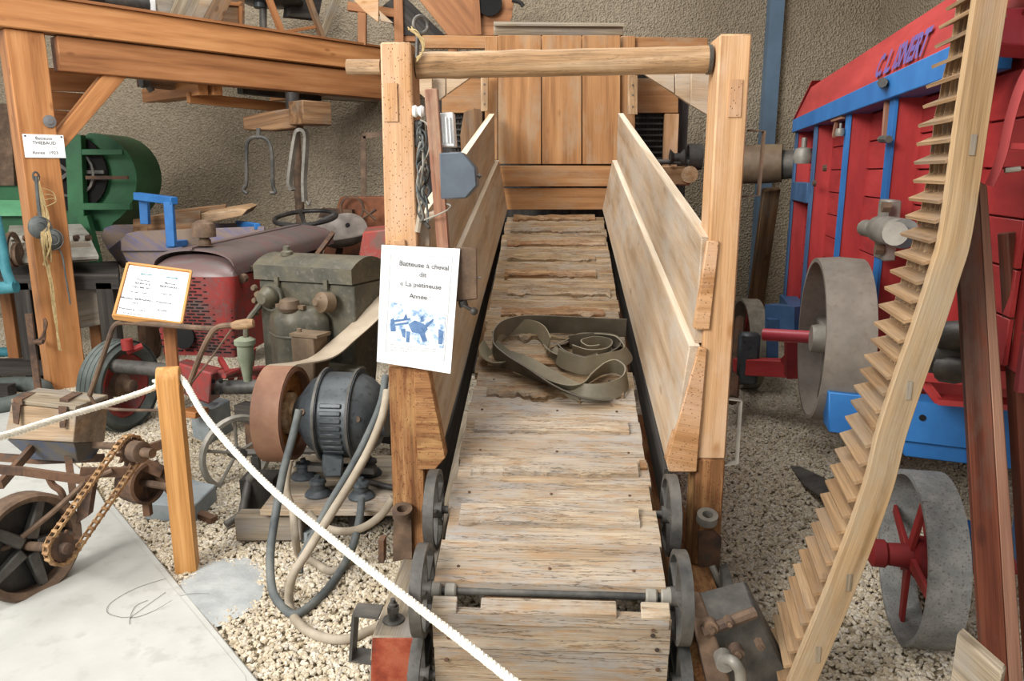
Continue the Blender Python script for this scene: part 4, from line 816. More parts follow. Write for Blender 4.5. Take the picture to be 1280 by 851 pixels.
b = B(); b.slab([cp(184, 290, 6.6), cp(250, 286, 6.6), cp(250, 263, 6.6), cp(184, 271, 6.6)], V(0, .03, 0)); obj('trough_side', b, M['brown'], WB, bev=.003)
b = B(); b.slab([cp(166, 292, 6.7), cp(184, 290, 6.6), cp(184, 275, 6.6), cp(166, 274, 6.7)], V(0, .03, 0)); obj('trough_end', b, M['brown'], WB, bev=.003)
b = B(); b.slab([cp(168, 274, 6.85), cp(282, 262, 6.85), cp(282, 255, 6.85), cp(222, 262, 6.85)], V(0, .03, 0)); obj('trough_side', b, M['brown'], WB, bev=.003)
b = B(); b.prism([cp(*p, 6.65) for p in ((249, 268), (300, 260), (309, 262), (302, 270), (262, 278), (249, 276))], V(0, .3, .03)); tag(obj('pale_board', b, M['pole'], bev=.004), 'pale split board lying across the blue cart', 'board')

# ------------------------------------------------------------------ red tractor
tf = Frame(10.0, (-2.08, 5.0, 0))
TC = thing('red_tractor', 'old red tractor with dusty rounded hood, steering wheel and pan seat', 'tractor', tf(0, .8, 0))
def arch(t, hw, top_, side):
    a = PI*t; x = -math.cos(a)*hw; z = top_ - side + side*(math.sin(a)**.55 if math.sin(a) > 0 else 0); return x, z
def hoodfn(a, c):
    x, z = arch(a, .29, 1.17 + .05*c, .16 - .02*c); return tf(x, 1.62*c, z)
b = B(); b.grid(hoodfn, 18, 6, (0, 0, -.015)); obj('hood', b, M['hood'], TC)
b = B(); b.beam(tf(0, -.02, 1.172), tf(0, 1.6, 1.222), .03, .012); obj('hood_hinge', b, M['hood'], TC)
def nose(a, c):
    hw = lerp(.31, .26, c); x = -math.cos(PI*a)*hw
    y = lerp(-.10, -.02, (abs(2*a-1))**2.0) + .10*c**2*(1-abs(2*a-1))
    return tf(x, y, lerp(1.0, .46, c))
b = B(); b.grid(nose, 14, 8, tf.l*.03); gr = obj('grille_shell', b, M['redold'], TC)
def cap(a, c):
    r = math.sin(c*PI/2); x = -math.cos(PI*a)*.31; y = -.10 + .08*abs(2*a-1)**2; z = 1.0 + .13*math.sin(PI*a)**.6*c
    return tf(x*(1-.08*c), lerp(y, .06, c**2), z)
b = B(); b.grid(cap, 14, 5); obj('nose_cap', b, M['hood'], TC)
sl = B()
for r in range(24):
    for k in range(8):
        u = -.24 + k*.07 + (.035 if r % 2 else 0)
        if u > .26: continue
        z = .99 - r*.0215; t = (u/.30); y = lerp(-.10, -.02, t*t) + .1*((1.0-z)/.54)**2*(1-abs(t))
        sl.box(tf(u, y-.001, z), .052, .008, .0085, tf)
obj('grille_slots', sl, M['dark'], gr, kind='stuff')
b = B(); b.lathe([(.085, 0), (.085, .012), (.07, .014)], tf(-.08, -.06, .60), tf(0, -1, 0) - tf.o, 20); obj('crank_hole', b, M['dark'], gr)
b = B(); b.slab([tf(.275, 0, .46), tf(.275, 1.5, .55), tf(.275, 1.5, .93), tf(.285, 0, 1.0)], tf.c*-.02); obj('side_panel', b, M['redold'], TC)
b = B(); b.slab([tf(-.275, 0, .46), tf(-.275, 1.5, .55), tf(-.275, 1.5, 1.0), tf(-.285, 0, 1.0)], tf.c*.02); obj('side_panel', b, M['redold'], TC)
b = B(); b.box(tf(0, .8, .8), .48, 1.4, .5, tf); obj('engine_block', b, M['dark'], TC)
b = B(); b.cyl(tf(.29, .2, 1.02), tf(.30, .42, 1.035), .02, 10); b.cyl(tf(.3, .06, .97), tf(.3, .1, .975), .03, 8); obj('hood_latch', b, M['rust_brown'], TC)
b = B(); b.lathe([(.07, 0), (.055, .005), (.055, .05), (.04, .07), (.105, .08), (.105, .16), (.095, .2), (.05, .23), (.01, .235)], hit(256, 303, v=5.1) - V(0, 0, .06), V(0, 0, 1), 20); kk = hit(256, 303, v=5.1) - V(0, 0, .06); b.v = [kk + (p-kk)*.72 for p in b.v]; b.v = [V(p.x, p.y, p.z + .04) for p in b.v]; obj('air_cleaner', b, M['rust_brown'], TC)
# seat, steering wheel, controls
c = hit(382, 272, v=6.95); b = B(); sd = V(0, -.35, 1).normalized()
b.tube([c + tf.c*math.cos(a)*.27 + tf.l*math.sin(a)*.27 + V(0, 0, .05*math.sin(a)) for a in [2*PI*k/28 for k in range(28)]], .02, 8, True)
for k in range(4): a = k*PI/2+.6; b.cyl(c + tf.c*math.cos(a)*.27 + tf.l*math.sin(a)*.27 + V(0, 0, .05*math.sin(a)), c - V(0, 0, .09), .02, 6)
b.lathe([(.08, -.14), (.07, -.07), (.03, -.05)], c, V(0, 0, 1), 12); b.cyl(c - V(0, 0, .1), tf(0, 1.7, .95), .02, 8); obj('steering_wheel', b, M['black_iron'], TC)
sc = hit(424, 290, v=7.1)
def seat(a, c_):
    u = (a-.5)*.52; v = c_; wdt = math.sin(PI*min(max(.12 + c_*.88, 0), 1))**.4
    z = .30*(max(0, c_-.35)/.65)**1.5 + .10*(abs(2*a-1)**2.2); y = -.2 + .42*min(c_, .75)/.75 + .03*c_
    return sc + tf.c*u*wdt*1.05 + tf.l*y + V(0, 0, z - .14)
def seat(a, c_):
    t = 2*PI*a; r = max(c_, .02); u = .27*r*math.cos(t)*(1 - .12*math.sin(t)); y = .23*r*math.sin(t)
    z = .11*r**3 + max(0, y)*.75 + (.035*r*max(0, -math.sin(t))*(1 - abs(math.cos(t)))*-1.2)
    return sc + tf.c*u + tf.l*y + V(0, 0, z - .12)
b = B(); b.grid(seat, 36, 8, (0, 0, -.012)); st_ = obj('pan_seat', b, mixed('worn metal seat', ['6b625b', '857b72', '978e84'], 4, .45, .2, .1), TC)
b = B(); b.disc(sc + tf.l*.16 + tf.c*.02 + V(0, 0, .055), V(.1, 1, -1.0), .022, .01, 12); obj('seat_hole', b, M['dark'], st_)
b = B(); b.beam(sc + V(0, 0, -.15), tf(.1, 1.9, .55), .06, .02); b.beam(tf(-.25, 1.9, .9), tf(.3, 2.2, .9), .05, .04); obj('seat_spring', b, M['rust'], TC)
b = B(); b.hexa([hit(447, 328, v=6.3), hit(492, 328, v=6.3), hit(492, 318, v=6.8), hit(452, 318, v=6.8)], [hit(454, 290, v=6.3), hit(492, 286, v=6.3), hit(492, 280, v=6.8), hit(458, 284, v=6.8)]); obj('rear_fender', b, mixed('red and grey fender', ['6b5248', '7b5a50', 'a04038', '8a6a5e'], 5, .5, 0, .15), TC, bev=.01)
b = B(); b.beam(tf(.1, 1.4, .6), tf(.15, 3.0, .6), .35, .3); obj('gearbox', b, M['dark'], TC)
for s in (1,):
    b = B(); c = tf(.55, 2.3, .48); b.lathe([(.48, -.1), (.5, -.05), (.5, .05), (.48, .1), (.3, .1), (.3, -.1)], c, tf.c, 28, True); w_ = obj('rear_wheel', b, M['tire'], TC)
    b = B(); b.disc(c, tf.c, .3, .06); obj('rim', b, M['red_dark'], w_)
b = B(); b.beam(hit(395, 320, v=5.9), hit(416, 292, v=6.2), .03, .05, V(0, 1, 0)); b.beam(hit(405, 335, v=5.9), hit(445, 330, v=6.3), .2, .1); obj('fuel_pipe_bracket', b, M['rust'], TC)
# axle beam
wc = V(-2.56, 4.83, .30)
b = B(); b.cyl(hit(143, 457, v=4.72), hit(212, 463, v=4.62), .045, 12); obj('axle_arm', b, M['iron'], TC)
b = B(); b.cyl(hit(268, 484, v=4.5), hit(345, 483, v=4.5), .045, 12); obj('axle_arm', b, M['iron'], TC)
b = B(); q = [hit(222, 490, v=4.5), hit(262, 506, v=4.35), hit(275, 498, v=4.7), hit(235, 482, v=4.8)]; b.hexa(q, [hit(218, 452, v=4.5), hit(264, 466, v=4.35), hit(280, 460, v=4.7), hit(232, 448, v=4.8)]); ab = obj('axle_block', b, M['redold'], TC, bev=.012)
for k in range(4):
    b = B(); b.lathe([(.014, -.012), (.014, .012)], hit(266 + (k % 2)*10, 476 + (k//2)*14, v=4.4), V(.5, -1, 0), 6); obj('axle_bolt', b, M['dark'], ab)
b = B(); b.cyl(hit(276, 468, v=4.5), hit(330, 462, v=4.9), .03, 10); b.cyl(hit(280, 470, v=4.4), hit(315, 455, v=4.9), .015, 8); b.beam(hit(300, 470, v=4.9), hit(325, 480, v=4.9), .1, .12); obj('steering_link', b, M['redold'], TC)
b = B(); b.cyl(hit(160, 437, v=4.7), hit(158, 424, v=4.7), .035, 12); b.cyl(hit(158, 440, v=4.7), hit(178, 432, v=4.75), .02, 8); obj('king_pin', b, M['red_dark'], TC)
b = B(); b.beam(hit(308, 470, v=4.9), hit(312, 435, v=4.9), .07, .05, V(0, 1, 0)); b.beam(hit(275, 448, v=4.9), hit(290, 475, v=4.7), .03, .03); obj('nose_support', b, M['red_dark'], TC)
def wheelt(c, ax, R, wd_, nm='front_wheel'):
    b = B(); prof = [(R*.70, -wd_*.35), (R*.86, -wd_*.5), (R*.97, -wd_*.38)]
    for k in range(4): z = -wd_*.3 + k*wd_*.2; prof += [(R*.985, z-.004), (R, z), (R, z+wd_*.13), (R*.985, z+wd_*.135)]
    prof += [(R*.97, wd_*.38), (R*.86, wd_*.5), (R*.70, wd_*.35)]
    b.lathe(prof, c, ax, 44, True); w_ = obj(nm, b, M['tire'], TC)
    b = B(); b.lathe([(R*.72, -.05), (R*.72, .05), (R*.64, .055), (R*.5, .015), (R*.3, .0), (R*.3, -.02), (R*.6, -.04)], c, ax, 30, True); obj('wheel_disc', b, M['redold'], w_)
    b = B(); b.lathe([(R*.28, -.06), (R*.25, .03), (R*.16, .05), (R*.14, .11), (R*.05, .12)], c, ax, 18); obj('wheel_hub', b, M['rust_brown'], w_); return w_
ax = V(math.cos(math.radians(-14)), math.sin(math.radians(-14)), -.02)
wheelt(wc, ax, .30, .17)
wheelt(wc + tf.c*1.22 + V(0, .12, 0), ax, .30, .17)
# concrete block below
b = B(); b.hexa([gnd(241, 548), gnd(263, 556), gnd(291, 540), gnd(268, 534)], [p + V(0, 0, .22) for p in (gnd(241, 548), gnd(263, 556), gnd(291, 540), gnd(268, 534))]); tag(obj('concrete_block', b, M['block'], bev=.006), 'grey concrete block propping the red tractor axle', 'block', 'concrete blocks on the gravel')
b = B(); p = [gnd(182, 650), gnd(243, 655), gnd(272, 626), gnd(215, 612)]; b.hexa(p, [q + V(0, 0, .09) for q in p]); tag(obj('concrete_block', b, M['block'], bev=.006), 'flat concrete block on the gravel behind the barrier post', 'block', 'concrete blocks on the gravel')
b = B(); b.box(hit(243, 515, v=4.5), .12, .12, .04, Frame(20)); tag(obj('wood_shim', b, M['pine'], bev=.004), 'small wooden shim on the concrete block beside the barrier post', 'shim')

# brown seed box machine behind seat
RB = thing('rusty_seeder', 'rusty brown iron machine box behind the tractor seat', 'machine', V(-1.5, 7.7, 0))
b = B(); b.slab([hit(400, 330, v=7.6), hit(500, 330, v=7.6), hit(500, 246, v=7.6), hit(425, 246, v=7.6)], V(0, .3, 0)); obj('box_body', b, mixed('orange brown rust', ['5c3a28', '7d4a2f', '94603f'], 5, .8, 0, .3), RB, bev=.01)
b = B(); b.slab([hit(398, 272, v=7.5), hit(440, 272, v=7.5), hit(440, 262, v=7.5), hit(402, 260, v=7.5)], V(0, .1, 0)); b.rim(hit(440, 260, v=7.5), V(0, 1, 0), .12, .03, .02, 18); b.cyl(hit(455, 262, v=7.4), hit(470, 275, v=7.4), .015, 6); b.cyl(hit(470, 262, v=7.4), hit(452, 274, v=7.4), .015, 6); obj('box_lever', b, M['rust'], RB)
b = B(); b.box(V(-1.4, 7.75, .4), .9, .3, .8); obj('stand', b, M['brown'], RB)

# ------------------------------------------------------------------ grey green stationary engine
ef = Frame(22, (-.84, 4.0, 0))
EN = thing('stationary_engine', 'grey green engine with long lidded cover behind the belt pulley', 'engine', ef(-.3, .2, 0))
def e(u, v, w): return ef(-u, v, w)
def lid(a, c):
    y = .34*c; z = 1.155 + .055*math.sin(PI*min(c*1.0, 1))**.8; return e(.64*(1-a), y, z)
b = B(); b.grid(lid, 10, 8)
n = 8; side = [e(0, .34*k/n, 1.155+.055*math.sin(PI*k/n)**.8) for k in range(n+1)]
for u in (0, .64):
    P = [e(u, 0, 1.075)] + [p if u == 0 else p - ef.c*.64 for p in side] + [e(u, .34, 1.075)]
    b.add(P, [tuple(range(len(P)))])
b.slab([e(.64, 0, 1.075), e(0, 0, 1.075), e(0, 0, 1.156), e(.64, 0, 1.156)], ef.l*.004); b.slab([e(.64, .34, 1.075), e(0, .34, 1.075), e(0, .34, 1.156), e(.64, .34, 1.156)], ef.l*-.004)
obj('valve_cover', b, M['engine'], EN)
b = B(); b.hexa([e(.62, .012, .5), e(.0, .012, .5), e(.0, .2, .5), e(.62, .2, .5)], [e(.62, .012, 1.07), e(.0, .012, 1.07), e(.0, .33, 1.07), e(.62, .33, 1.07)]); obj('engine_block', b, M['engine'], EN, bev=.01)
b = B(); b.box(e(.36, .15, .4), .5, .25, .4, ef); obj('crankcase', b, M['black_iron'], EN, bev=.01)
b = B(); b.box(e(.05, -.06, .44), .26, .1, .42, ef); obj('side_casing', b, M['engine'], EN, bev=.012)
b = B(); b.lathe([(.035, 0), (.035, .02), (.02, .03), (.02, .05), (.008, .055)], e(.50, .12, 1.2), V(0, 0, 1), 12); obj('filler_cap', b, M['engine'], EN)
for u in (.16, .48):
    b = B(); b.box(e(u, -.006, 1.07), .025, .014, .05, ef); obj('clamp', b, M['engine'], EN)
# manifold casing
def mani(a, c):
    ang = PI*a; r = .175 if c < .8 else .175*math.cos((c-.8)/.2*PI/2.3); bulge = 1 + .08*math.cos(ang*4)
    return e(.33 + math.cos(ang)*r*bulge, -.02 - math.sin(ang)*r*.75*bulge, .56 + .40*min(c, .93) + (.02 if c > .9 else 0))
b = B(); b.grid(mani, 20, 12)
b.add([mani(k/20, 1) for k in range(21)], [tuple(range(21))]); mn = obj('manifold_case', b, M['engine'], EN)
b = B(); b.tube([mani(k/20, .6) - ef.l*.004 for k in range(21)], .008, 6); b.tube([mani(k/20, .05) for k in range(21)], .01, 6); obj('case_band', b, M['engine'], mn)
b = B(); b.lathe([(.0, .0), (.05, .0), (.06, .02), (.05, .06), (.03, .07)], e(.33, -.1, .93), V(0, 0, 1), 14); b.beam(e(.42, -.09, .955), e(.24, -.09, .955), .03, .02); obj('case_cap', b, M['engine_brown'], mn)
b = B(); b.lathe([(.025, -.02), (.055, .0), (.06, .05), (.045, .08), (.03, .1)], e(.50, -.02, .99), -ef.l, 18); b.rim(e(.48, -.06, .99), ef.l, .075, .015, .012, 20); obj('governor', b, M['engine'], EN)
b = B(); b.lathe([(.03, 0), (.055, .02), (.055, .08), (.03, .1), (.02, .12)], e(.12, -.01, .975), -ef.l + V(-.3, 0, .2), 18); b.beam(e(.13, -.1, 1.02), e(.13, -.1, .97), .01, .02); obj('magneto_cap', b, M['engine_brown'], EN)
b = B(); b.hexa([e(.22, -.25, .55), e(.08, -.25, .55), e(.08, -.12, .55), e(.22, -.12, .55)], [e(.22, -.25, .83), e(.08, -.25, .83), e(.08, -.12, .83), e(.22, -.12, .83)]); mg = obj('magneto_box', b, M['engine_brown'], EN, bev=.008)
b = B(); b.box(e(.14, -.19, .84), .17, .12, .015, ef); b.lathe([(.015, 0), (.012, .02)], e(.2, -.2, .845), V(0, 0, 1), 8); obj('magneto_lid', b, M['engine_brown'], mg)
b = B(); b.lathe([(.022, 0), (.035, .10), (.045, .12), (.045, .20), (.058, .21), (.058, .235), (.03, .25)], e(.63, -.12, .52), V(0, 0, 1), 18); obj('oil_filter', b, mixed('pale green enamel', ['6f7661', '858b75', '969a86'], 4, .45, 0, .1), EN)
b = B(); b.tube(spline([e(.62, -.12, .76), e(.62, -.1, .85), e(.56, -.05, .95), e(.55, -.03, 1.0)], 5), .016, 8); obj('hose', b, M['engine'], EN)
b = B()
for k in range(5): b.lathe([(.014, 0), (.02, .01), (.014, .03)], e(.62 - .02*(k % 2), -.01, 1.03 - k*.035), -ef.l, 8)
obj('fittings', b, M['engine_brown'], EN)
b = B(); b.beam(e(.9, .1, .25), e(-.3, .1, .25), .1, .1); b.beam(e(.9, .4, .25), e(-.3, .4, .25), .1, .1); obj('engine_bearer', b, M['dark_wood'], EN)
for u in (.8, -.2):
    for v in (.1, .4):
        b = B(); b.beam(e(u, v, 0), e(u, v, .22), .08, .08, ef.l); obj('leg', b, M['rust'], EN)

# ------------------------------------------------------------------ electric motor on its wooden sledge
of = Frame(5)
SL = thing('motor_sledge', 'low wooden sledge with plank top carrying the electric motor', 'sledge', V(-.85, 3.5, 0))
pz = .19
def onp(px, py): return hit(px, py, w=pz)
for k in range(4):
    y0, y1 = 3.17 + k*.17, 3.17 + (k+1)*.17 - .006
    b = B(); b.slab([V(-1.12+k*.01, y0, pz-.03), V(-.40, y0, pz-.03), V(-.40, y1, pz-.03), V(-1.12+k*.01, y1, pz-.03)], V(0, 0, .03)); obj('top_plank', b, M['grey_wood'] if k else M['tread'], SL, bev=.003)
for y in (3.25, 3.75):
    b = B(); b.beam(V(-1.25 if y < 3.5 else -1.1, y, .08), V(-.95 if y < 3.5 else -.45, y, .08), .09, .12); obj('sledge_runner', b, M['dark_wood'] if y > 3.5 else M['grey_wood'], SL, bev=.006)
for x in (-.72, -.48):
    b = B(); b.beam(V(x, 3.3, .08), V(x, 3.85, .08), .08, .155); obj('sledge_runner', b, M['dark_wood'], SL, bev=.006)
MO = thing('electric_motor', 'round blue-grey electric motor with louvred vents beside the left post', 'electric motor', V(-.82, 3.5, pz))
mc = hit(432, 518, v=3.5); R = .205
prof = [(.0, -.235), (.07, -.235), (.11, -.20), (.17, -.15), (.197, -.10), (.218, -.098), (.218, -.078), (.203, -.076), (.203, .055), (.218, .057), (.218, .077), (.197, .08), (.18, .12), (.14, .165), (.10, .18), (.10, .21), (.0, .21)]
b = B(); b.lathe(prof, mc, of.c, 44); mb = obj('motor_casing', b, M['motor'], MO)
for t in (-.088, .067):
    b = B(); b.rim(mc + of.c*t, of.c, .224, .012, .02, 44); obj('clamp_band', b, M['iron'], mb)
for k in range(8):
    a = math.radians(28 - k*9.5); d = -of.l*math.cos(a) + V(0, 0, math.sin(a)); p = mc + d*.203 - of.c*.012
    b = B(); b.beam(p - of.c*.05, p + of.c*.05, .022, .02, d); obj('vent_louvre', b, M['motor'], mb, bev=.004)
for t, aa in ((-.15, 20), (.11, 12)):
    a = math.radians(aa); d = -of.l*math.cos(a) + V(0, 0, math.sin(a)); b = B(); b.lathe([(.016, 0), (.014, .02)], mc + of.c*t + d*.165, d, 10); obj('lug_bolt', b, M['rust_brown'], mb)
b = B(); b.cyl(mc - of.c*.45, mc - of.c*.2, .02, 12); obj('motor_shaft', b, M['iron'], MO)
b = B(); b.hexa([hit(404, 597, v=3.28), hit(428, 597, v=3.28), hit(428, 585, v=3.5), hit(402, 585, v=3.5)], [hit(403, 568, v=3.3), hit(430, 572, v=3.3), hit(430, 560, v=3.5), hit(402, 560, v=3.5)]); obj('motor_foot', b, M['motor'], MO, bev=.01)
for px, py in ((398, 618), (452, 621), (462, 592), (380, 596)):
    c = onp(px, py); b = B(); b.lathe([(.062, 0), (.062, .008), (.05, .022), (.034, .03), (.032, .055), (.04, .06), (.036, .075), (.015, .08), (.014, .095)], c, V(0, 0, 1), 20); obj('rubber_mount', b, M['motor'], MO)
b = B(); b.beam(onp(388, 600) + V(0, 0, .07), onp(470, 604) + V(0, 0, .07), .05, .03); obj('mount_bar', b, M['iron'], MO)
# big pulley and drive belt
PU = thing('belt_pulley', 'wide brown pulley with wooden spokes left of the electric motor', 'pulley', V(-1.1, 3.5, .3))
pc = mc - of.c*.305 + V(0, 0, .0); PR = .222
b = B(); b.lathe([(PR, -.068), (PR+.004, 0), (PR, .068), (PR-.02, .068), (PR-.02, -.068)], pc, of.c, 44, True); obj('pulley_rim', b, M['pulley'], PU)
b = B(); b.lathe([(PR-.022, -.03), (PR-.022, .03), (.11, .03), (.11, -.03)], pc, of.c, 36, True); obj('pulley_web', b, M['pulley_wood'], PU)
b = B(); b.lathe([(.1, -.05), (.1, .045), (.06, .05), (.04, .07), (.02, .07)], pc, of.c, 24); obj('pulley_hub', b, M['pole'], PU)
# belt: wraps the pulley's left-top side and rises to the right behind the post
DB = thing('flat_drive_belt', 'pale canvas drive belt rising from the brown pulley behind the left post', 'belt', V(-.9, 3.6, .7))
P = []
for a in range(200, 80, -12): t = math.radians(a); P.append(pc + (of.l*-1*math.cos(t)*-1 + V(0, 0, 1)*math.sin(t))*(PR+.006))
P = [pc + (of.l*math.cos(math.radians(a)) + V(0, 0, math.sin(math.radians(a))))*(PR+.008) for a in range(250, 75, -10)]
tail = [hit(400, 448, v=3.75), hit(430, 425, v=3.9), hit(462, 396, v=4.05), hit(490, 362, v=4.3), hit(505, 300, v=5.0), hit(512, 250, v=5.85)]
P = P[:-1] + spline([P[-1]] + tail, 5)
nP = len(P); b = B(); b.ribbon(P[:17], of.c*.132, .007); obj('belt_wrap', b, M['pulley'], DB, label='brown part of the belt wrapped on the pulley')
b = B(); b.ribbon(P[16:], [of.c*.132 + V(0, 0, .012*min(i/6, 1)) for i in range(nP-16)], .007); obj('belt_strap', b, M['belt'], DB)
# spoked iron wheel behind
IW = thing('spoked_iron_wheel', 'thin grey iron wheel with spokes standing behind the barrier rope', 'wheel', gnd(292, 618))
c = hit(296, 566, v=3.95); axw = V(.75, -.66, 0); b = B(); b.lathe([(.205, -.02), (.215, 0), (.205, .02), (.185, .02), (.18, -.02)], c, axw, 36, True)
obj('rim', b, M['pale_iron'], IW)
dx_ = V(.66, .75, 0)
for k in range(5):
    a = k*2*PI/5+.3; b = B(); d = dx_*math.cos(a) + V(0, 0, math.sin(a)); b.cyl(c + d*.03, c + d*.19, .009, 6); obj('spoke', b, M['pale_iron'], IW)
b = B(); b.lathe([(.035, -.05), (.035, .05)], c, axw, 12); b.cyl(c, c + V(.5, .1, -.02), .02, 8); obj('hub', b, M['iron'], IW)
b = B(); b.beam(c + V(.1, 0, -.02), V(c.x+.1, c.y, 0), .04, .04, V(0, 1, 0)); obj('stand', b, M['iron'], IW)
# odds on the gravel
b = B(); b.beam(gnd(326, 652, .03), gnd(392, 668, .03), .09, .05); tag(obj('wood_batten', b, M['block'], bev=.004), 'grey wooden batten on the gravel in front of the motor sledge', 'batten')
b = B(); b.beam(gnd(240, 640, .02), gnd(268, 650, .02), .04, .03); tag(obj('iron_bar', b, M['rust']), 'short rusty bar on the gravel right of the barrier post', 'bar')
b = B(); b.cyl(gnd(282, 656, .03), gnd(306, 640, .06), .018, 10); b.cyl(gnd(303, 642, .06), hit(312, 600, v=3.5), .022, 10); b.cyl(hit(312, 600, v=3.5), hit(322, 590, v=3.5), .026, 10); tag(obj('iron_pipe', b, M['iron']), 'bent dark iron pipe left of the motor sledge', 'pipe')
b = B(); c = hit(327, 612, v=3.55); b.lathe([(.05, -.04), (.055, 0), (.05, .05), (.03, .06)], c, V(.3, -.2, 1), 14); b.box(V(c.x, c.y, .1), .16, .14, .2); tag(obj('oil_pump', b, M['black_iron']), 'small black iron pump below the brown pulley', 'pump')

# ------------------------------------------------------------------ hoses
def hose(label, pts, r, m):
    b = B(); b.tube(spline(pts, 8), r, 12); return tag(obj('cable_hose', b, M[m]), label, 'hose', 'hoses of the electric motor')
H = lambda x, y, v: hit(x, y, v=v)
hose('dark hose hanging from the brown pulley down to the gravel in a U', [H(374, 512, 3.2), H(366, 545, 3.15), H(354, 590, 3.05), H(345, 640, 2.95), H(338, 690, 2.85), H(340, 735, 2.75), gnd(352, 757, .02), gnd(368, 768, .02), gnd(388, 757, .02), gnd(412, 733, .02), gnd(430, 706, .03), H(442, 680, 2.97), H(449, 650, 3.05), H(452, 625, 3.2)], .017, 'hose_dark')
hose('tan hose from the motor looping lowest on the gravel to the sill bracket', [H(484, 488, 3.12), H(478, 520, 3.05), H(462, 560, 2.98), H(440, 600, 2.9), H(412, 645, 2.8), H(384, 690, 2.72), H(365, 722, 2.66), gnd(362, 757, .02), gnd(376, 782, .02), gnd(402, 796, .02), gnd(432, 799, .02), gnd(462, 788, .02), gnd(500, 770, .03)], .0175, 'hose_tan')
hose('dark grey hose running beside the tan hose from the motor', [H(482, 470, 3.25), H(476, 505, 3.15), H(458, 548, 3.05), H(436, 590, 2.98), H(412, 630, 2.92), H(390, 672, 2.86), H(376, 700, 2.83), H(374, 716, 2.8)], .0165, 'hose_dark')
hose('dusty grey hose hooked round below the front edge of the sledge', [H(492, 622, 3.0), H(476, 644, 3.0), H(452, 660, 3.0), H(425, 664, 3.02), H(400, 656, 3.05), H(385, 640, 3.06)], .017, 'hose_tan')
hose('grey hose hanging below the pulley in a narrow loop', [H(362, 575, 3.2), H(358, 610, 3.16), H(366, 640, 3.1), H(369, 670, 3.0), gnd(374, 693, .02), gnd(392, 702, .02), gnd(415, 714, .02), gnd(440, 700, .02)], .0165, 'hose_tan')
hose('pair end of black cable lying on the sledge behind the mounts', [onp(430, 608) + V(0, 0, .02), onp(455, 606) + V(0, 0, .02), onp(480, 612) + V(0, 0, .02), onp(500, 616) + V(0, 0, .02)], .014, 'black_iron')

# ------------------------------------------------------------------ barrier post, rope and info desk
g = gnd(236, 722)
bf = Frame(-14)
b = B(); pcn = V(gnd(228, 716).x + .01, gnd(228, 716).y + .03, 0); ph_ = .89
BPo = thing('barrier_post', 'square new pine barrier post with rounded top and rope hole', 'post', pcn)
poly = [V(0, 0, 0)]; hw = .043
sec = [(-hw, 0), (hw, 0), (hw, ph_-.05)] + [(hw*math.cos(t), ph_-.05 + .05*math.sin(t)) for t in [math.radians(a) for a in range(15, 180, 15)]] + [(-hw, ph_-.05)]
b.prism([pcn + bf.l*u - bf.c*hw + V(0, 0, w_) for u, w_ in sec], bf.c*(2*hw)); b.g = [V(p.z, p.dot(bf.l), p.dot(bf.c)) for p in b.v]; obj('post_shaft', b, M['postnew'], BPo, bev=.003)

hole = pcn + V(0, 0, ph_-.055)
for s in (-1, 1):
    b = B(); b.disc(hole + bf.c*(s*(hw+.0005)), bf.c, .016, .001, 14); obj('rope_hole', b, M['dark'], BPo)
# rope (three twisted strands)
def rope(path, r):
    b = B(); P = path; L = 0; x, y = None, None
    for st in range(3):
        pts = []; L = 0; x = None
        for i, p in enumerate(P):
            d = (P[min(i+1, len(P)-1)] - P[max(i-1, 0)]).normalized()
            if x is None: x, y = perp(d)
            else: x = (x - d*x.dot(d)).normalized(); y = d.cross(x)
            if i: L += (P[i]-P[i-1]).length
            a = L/(.048)*2*PI + st*2*PI/3; pts.append(p + (x*math.cos(a) + y*math.sin(a))*r*.5)
        b.tube(pts, r*.58, 6)
    return b
def dens(pts, step=.007):
    P = spline(pts, 30); out = [P[0]]
    for p in P[1:]:
        while (p - out[-1]).length >= step: out.append(out[-1] + (p - out[-1]).normalized()*step)
    return out
rp = dens([H(-60, 562, 2.2), H(0, 546, 2.4), H(70, 524, 2.62), H(140, 503, 2.85), H(196, 483, pcn.y), hole - bf.c*.05, hole, hole + bf.c*.05, H(260, 525, 2.78), H(330, 602, 2.5), H(420, 678, 2.2), H(500, 741, 1.98), H(580, 803, 1.78), H(650, 858, 1.62), H(720, 912, 1.5)])
tag(obj('barrier_rope', rope(rp, .0125), M['rope']), 'thick white twisted barrier rope threaded through the pine post', 'rope')
# cement footing and loose wires
b = B(); c = gnd(268, 742); ring = []
for k in range(22): a = 2*PI*k/22; r_ = 1 + .25*nz(V(math.cos(a)*1.3, math.sin(a)*1.3, 5)); ring.append(c + V(math.cos(a)*.20*r_, math.sin(a)*.27*r_, -c.z + .012))
def foot(a, cc):
    i = a*21.999; k = int(i); p = lerp(ring[k % 22], ring[(k+1) % 22], i-k); ct = V(c.x, c.y, .018); q = lerp(ct, p, cc); q.z = .017 - .010*cc**3 + .004*nz(q*22); return q
b.grid(foot, 44, 8); tag(obj('cement_footing', b, M['concrete_dark']), 'rough grey cement footing round the base of the barrier post', 'footing')
WR = B()
for P in ([(207, 723), (170, 735), (140, 752), (134, 765), (150, 771), (162, 771)], [(207, 740), (190, 752), (172, 765), (163, 772), (162, 780)], [(215, 750), (195, 762), (175, 770), (163, 772)], [(162, 780), (163, 770), (170, 757), (185, 750)], [(262, 742), (240, 742), (225, 745)]):
    WR.tube(spline([gnd(x, y, .024 if x < 215 else .045) for x, y in P], 6), .0008, 5)
tag(obj('loose_wire', WR, M['iron']), 'thin loose wires lying on the concrete slab beside the barrier post', 'wire')
DK = thing('info_desk', 'slanted white info board in a thin wooden frame on a post', 'sign', V(pcn.x-.03, 3.45, 0))
dv = 3.3
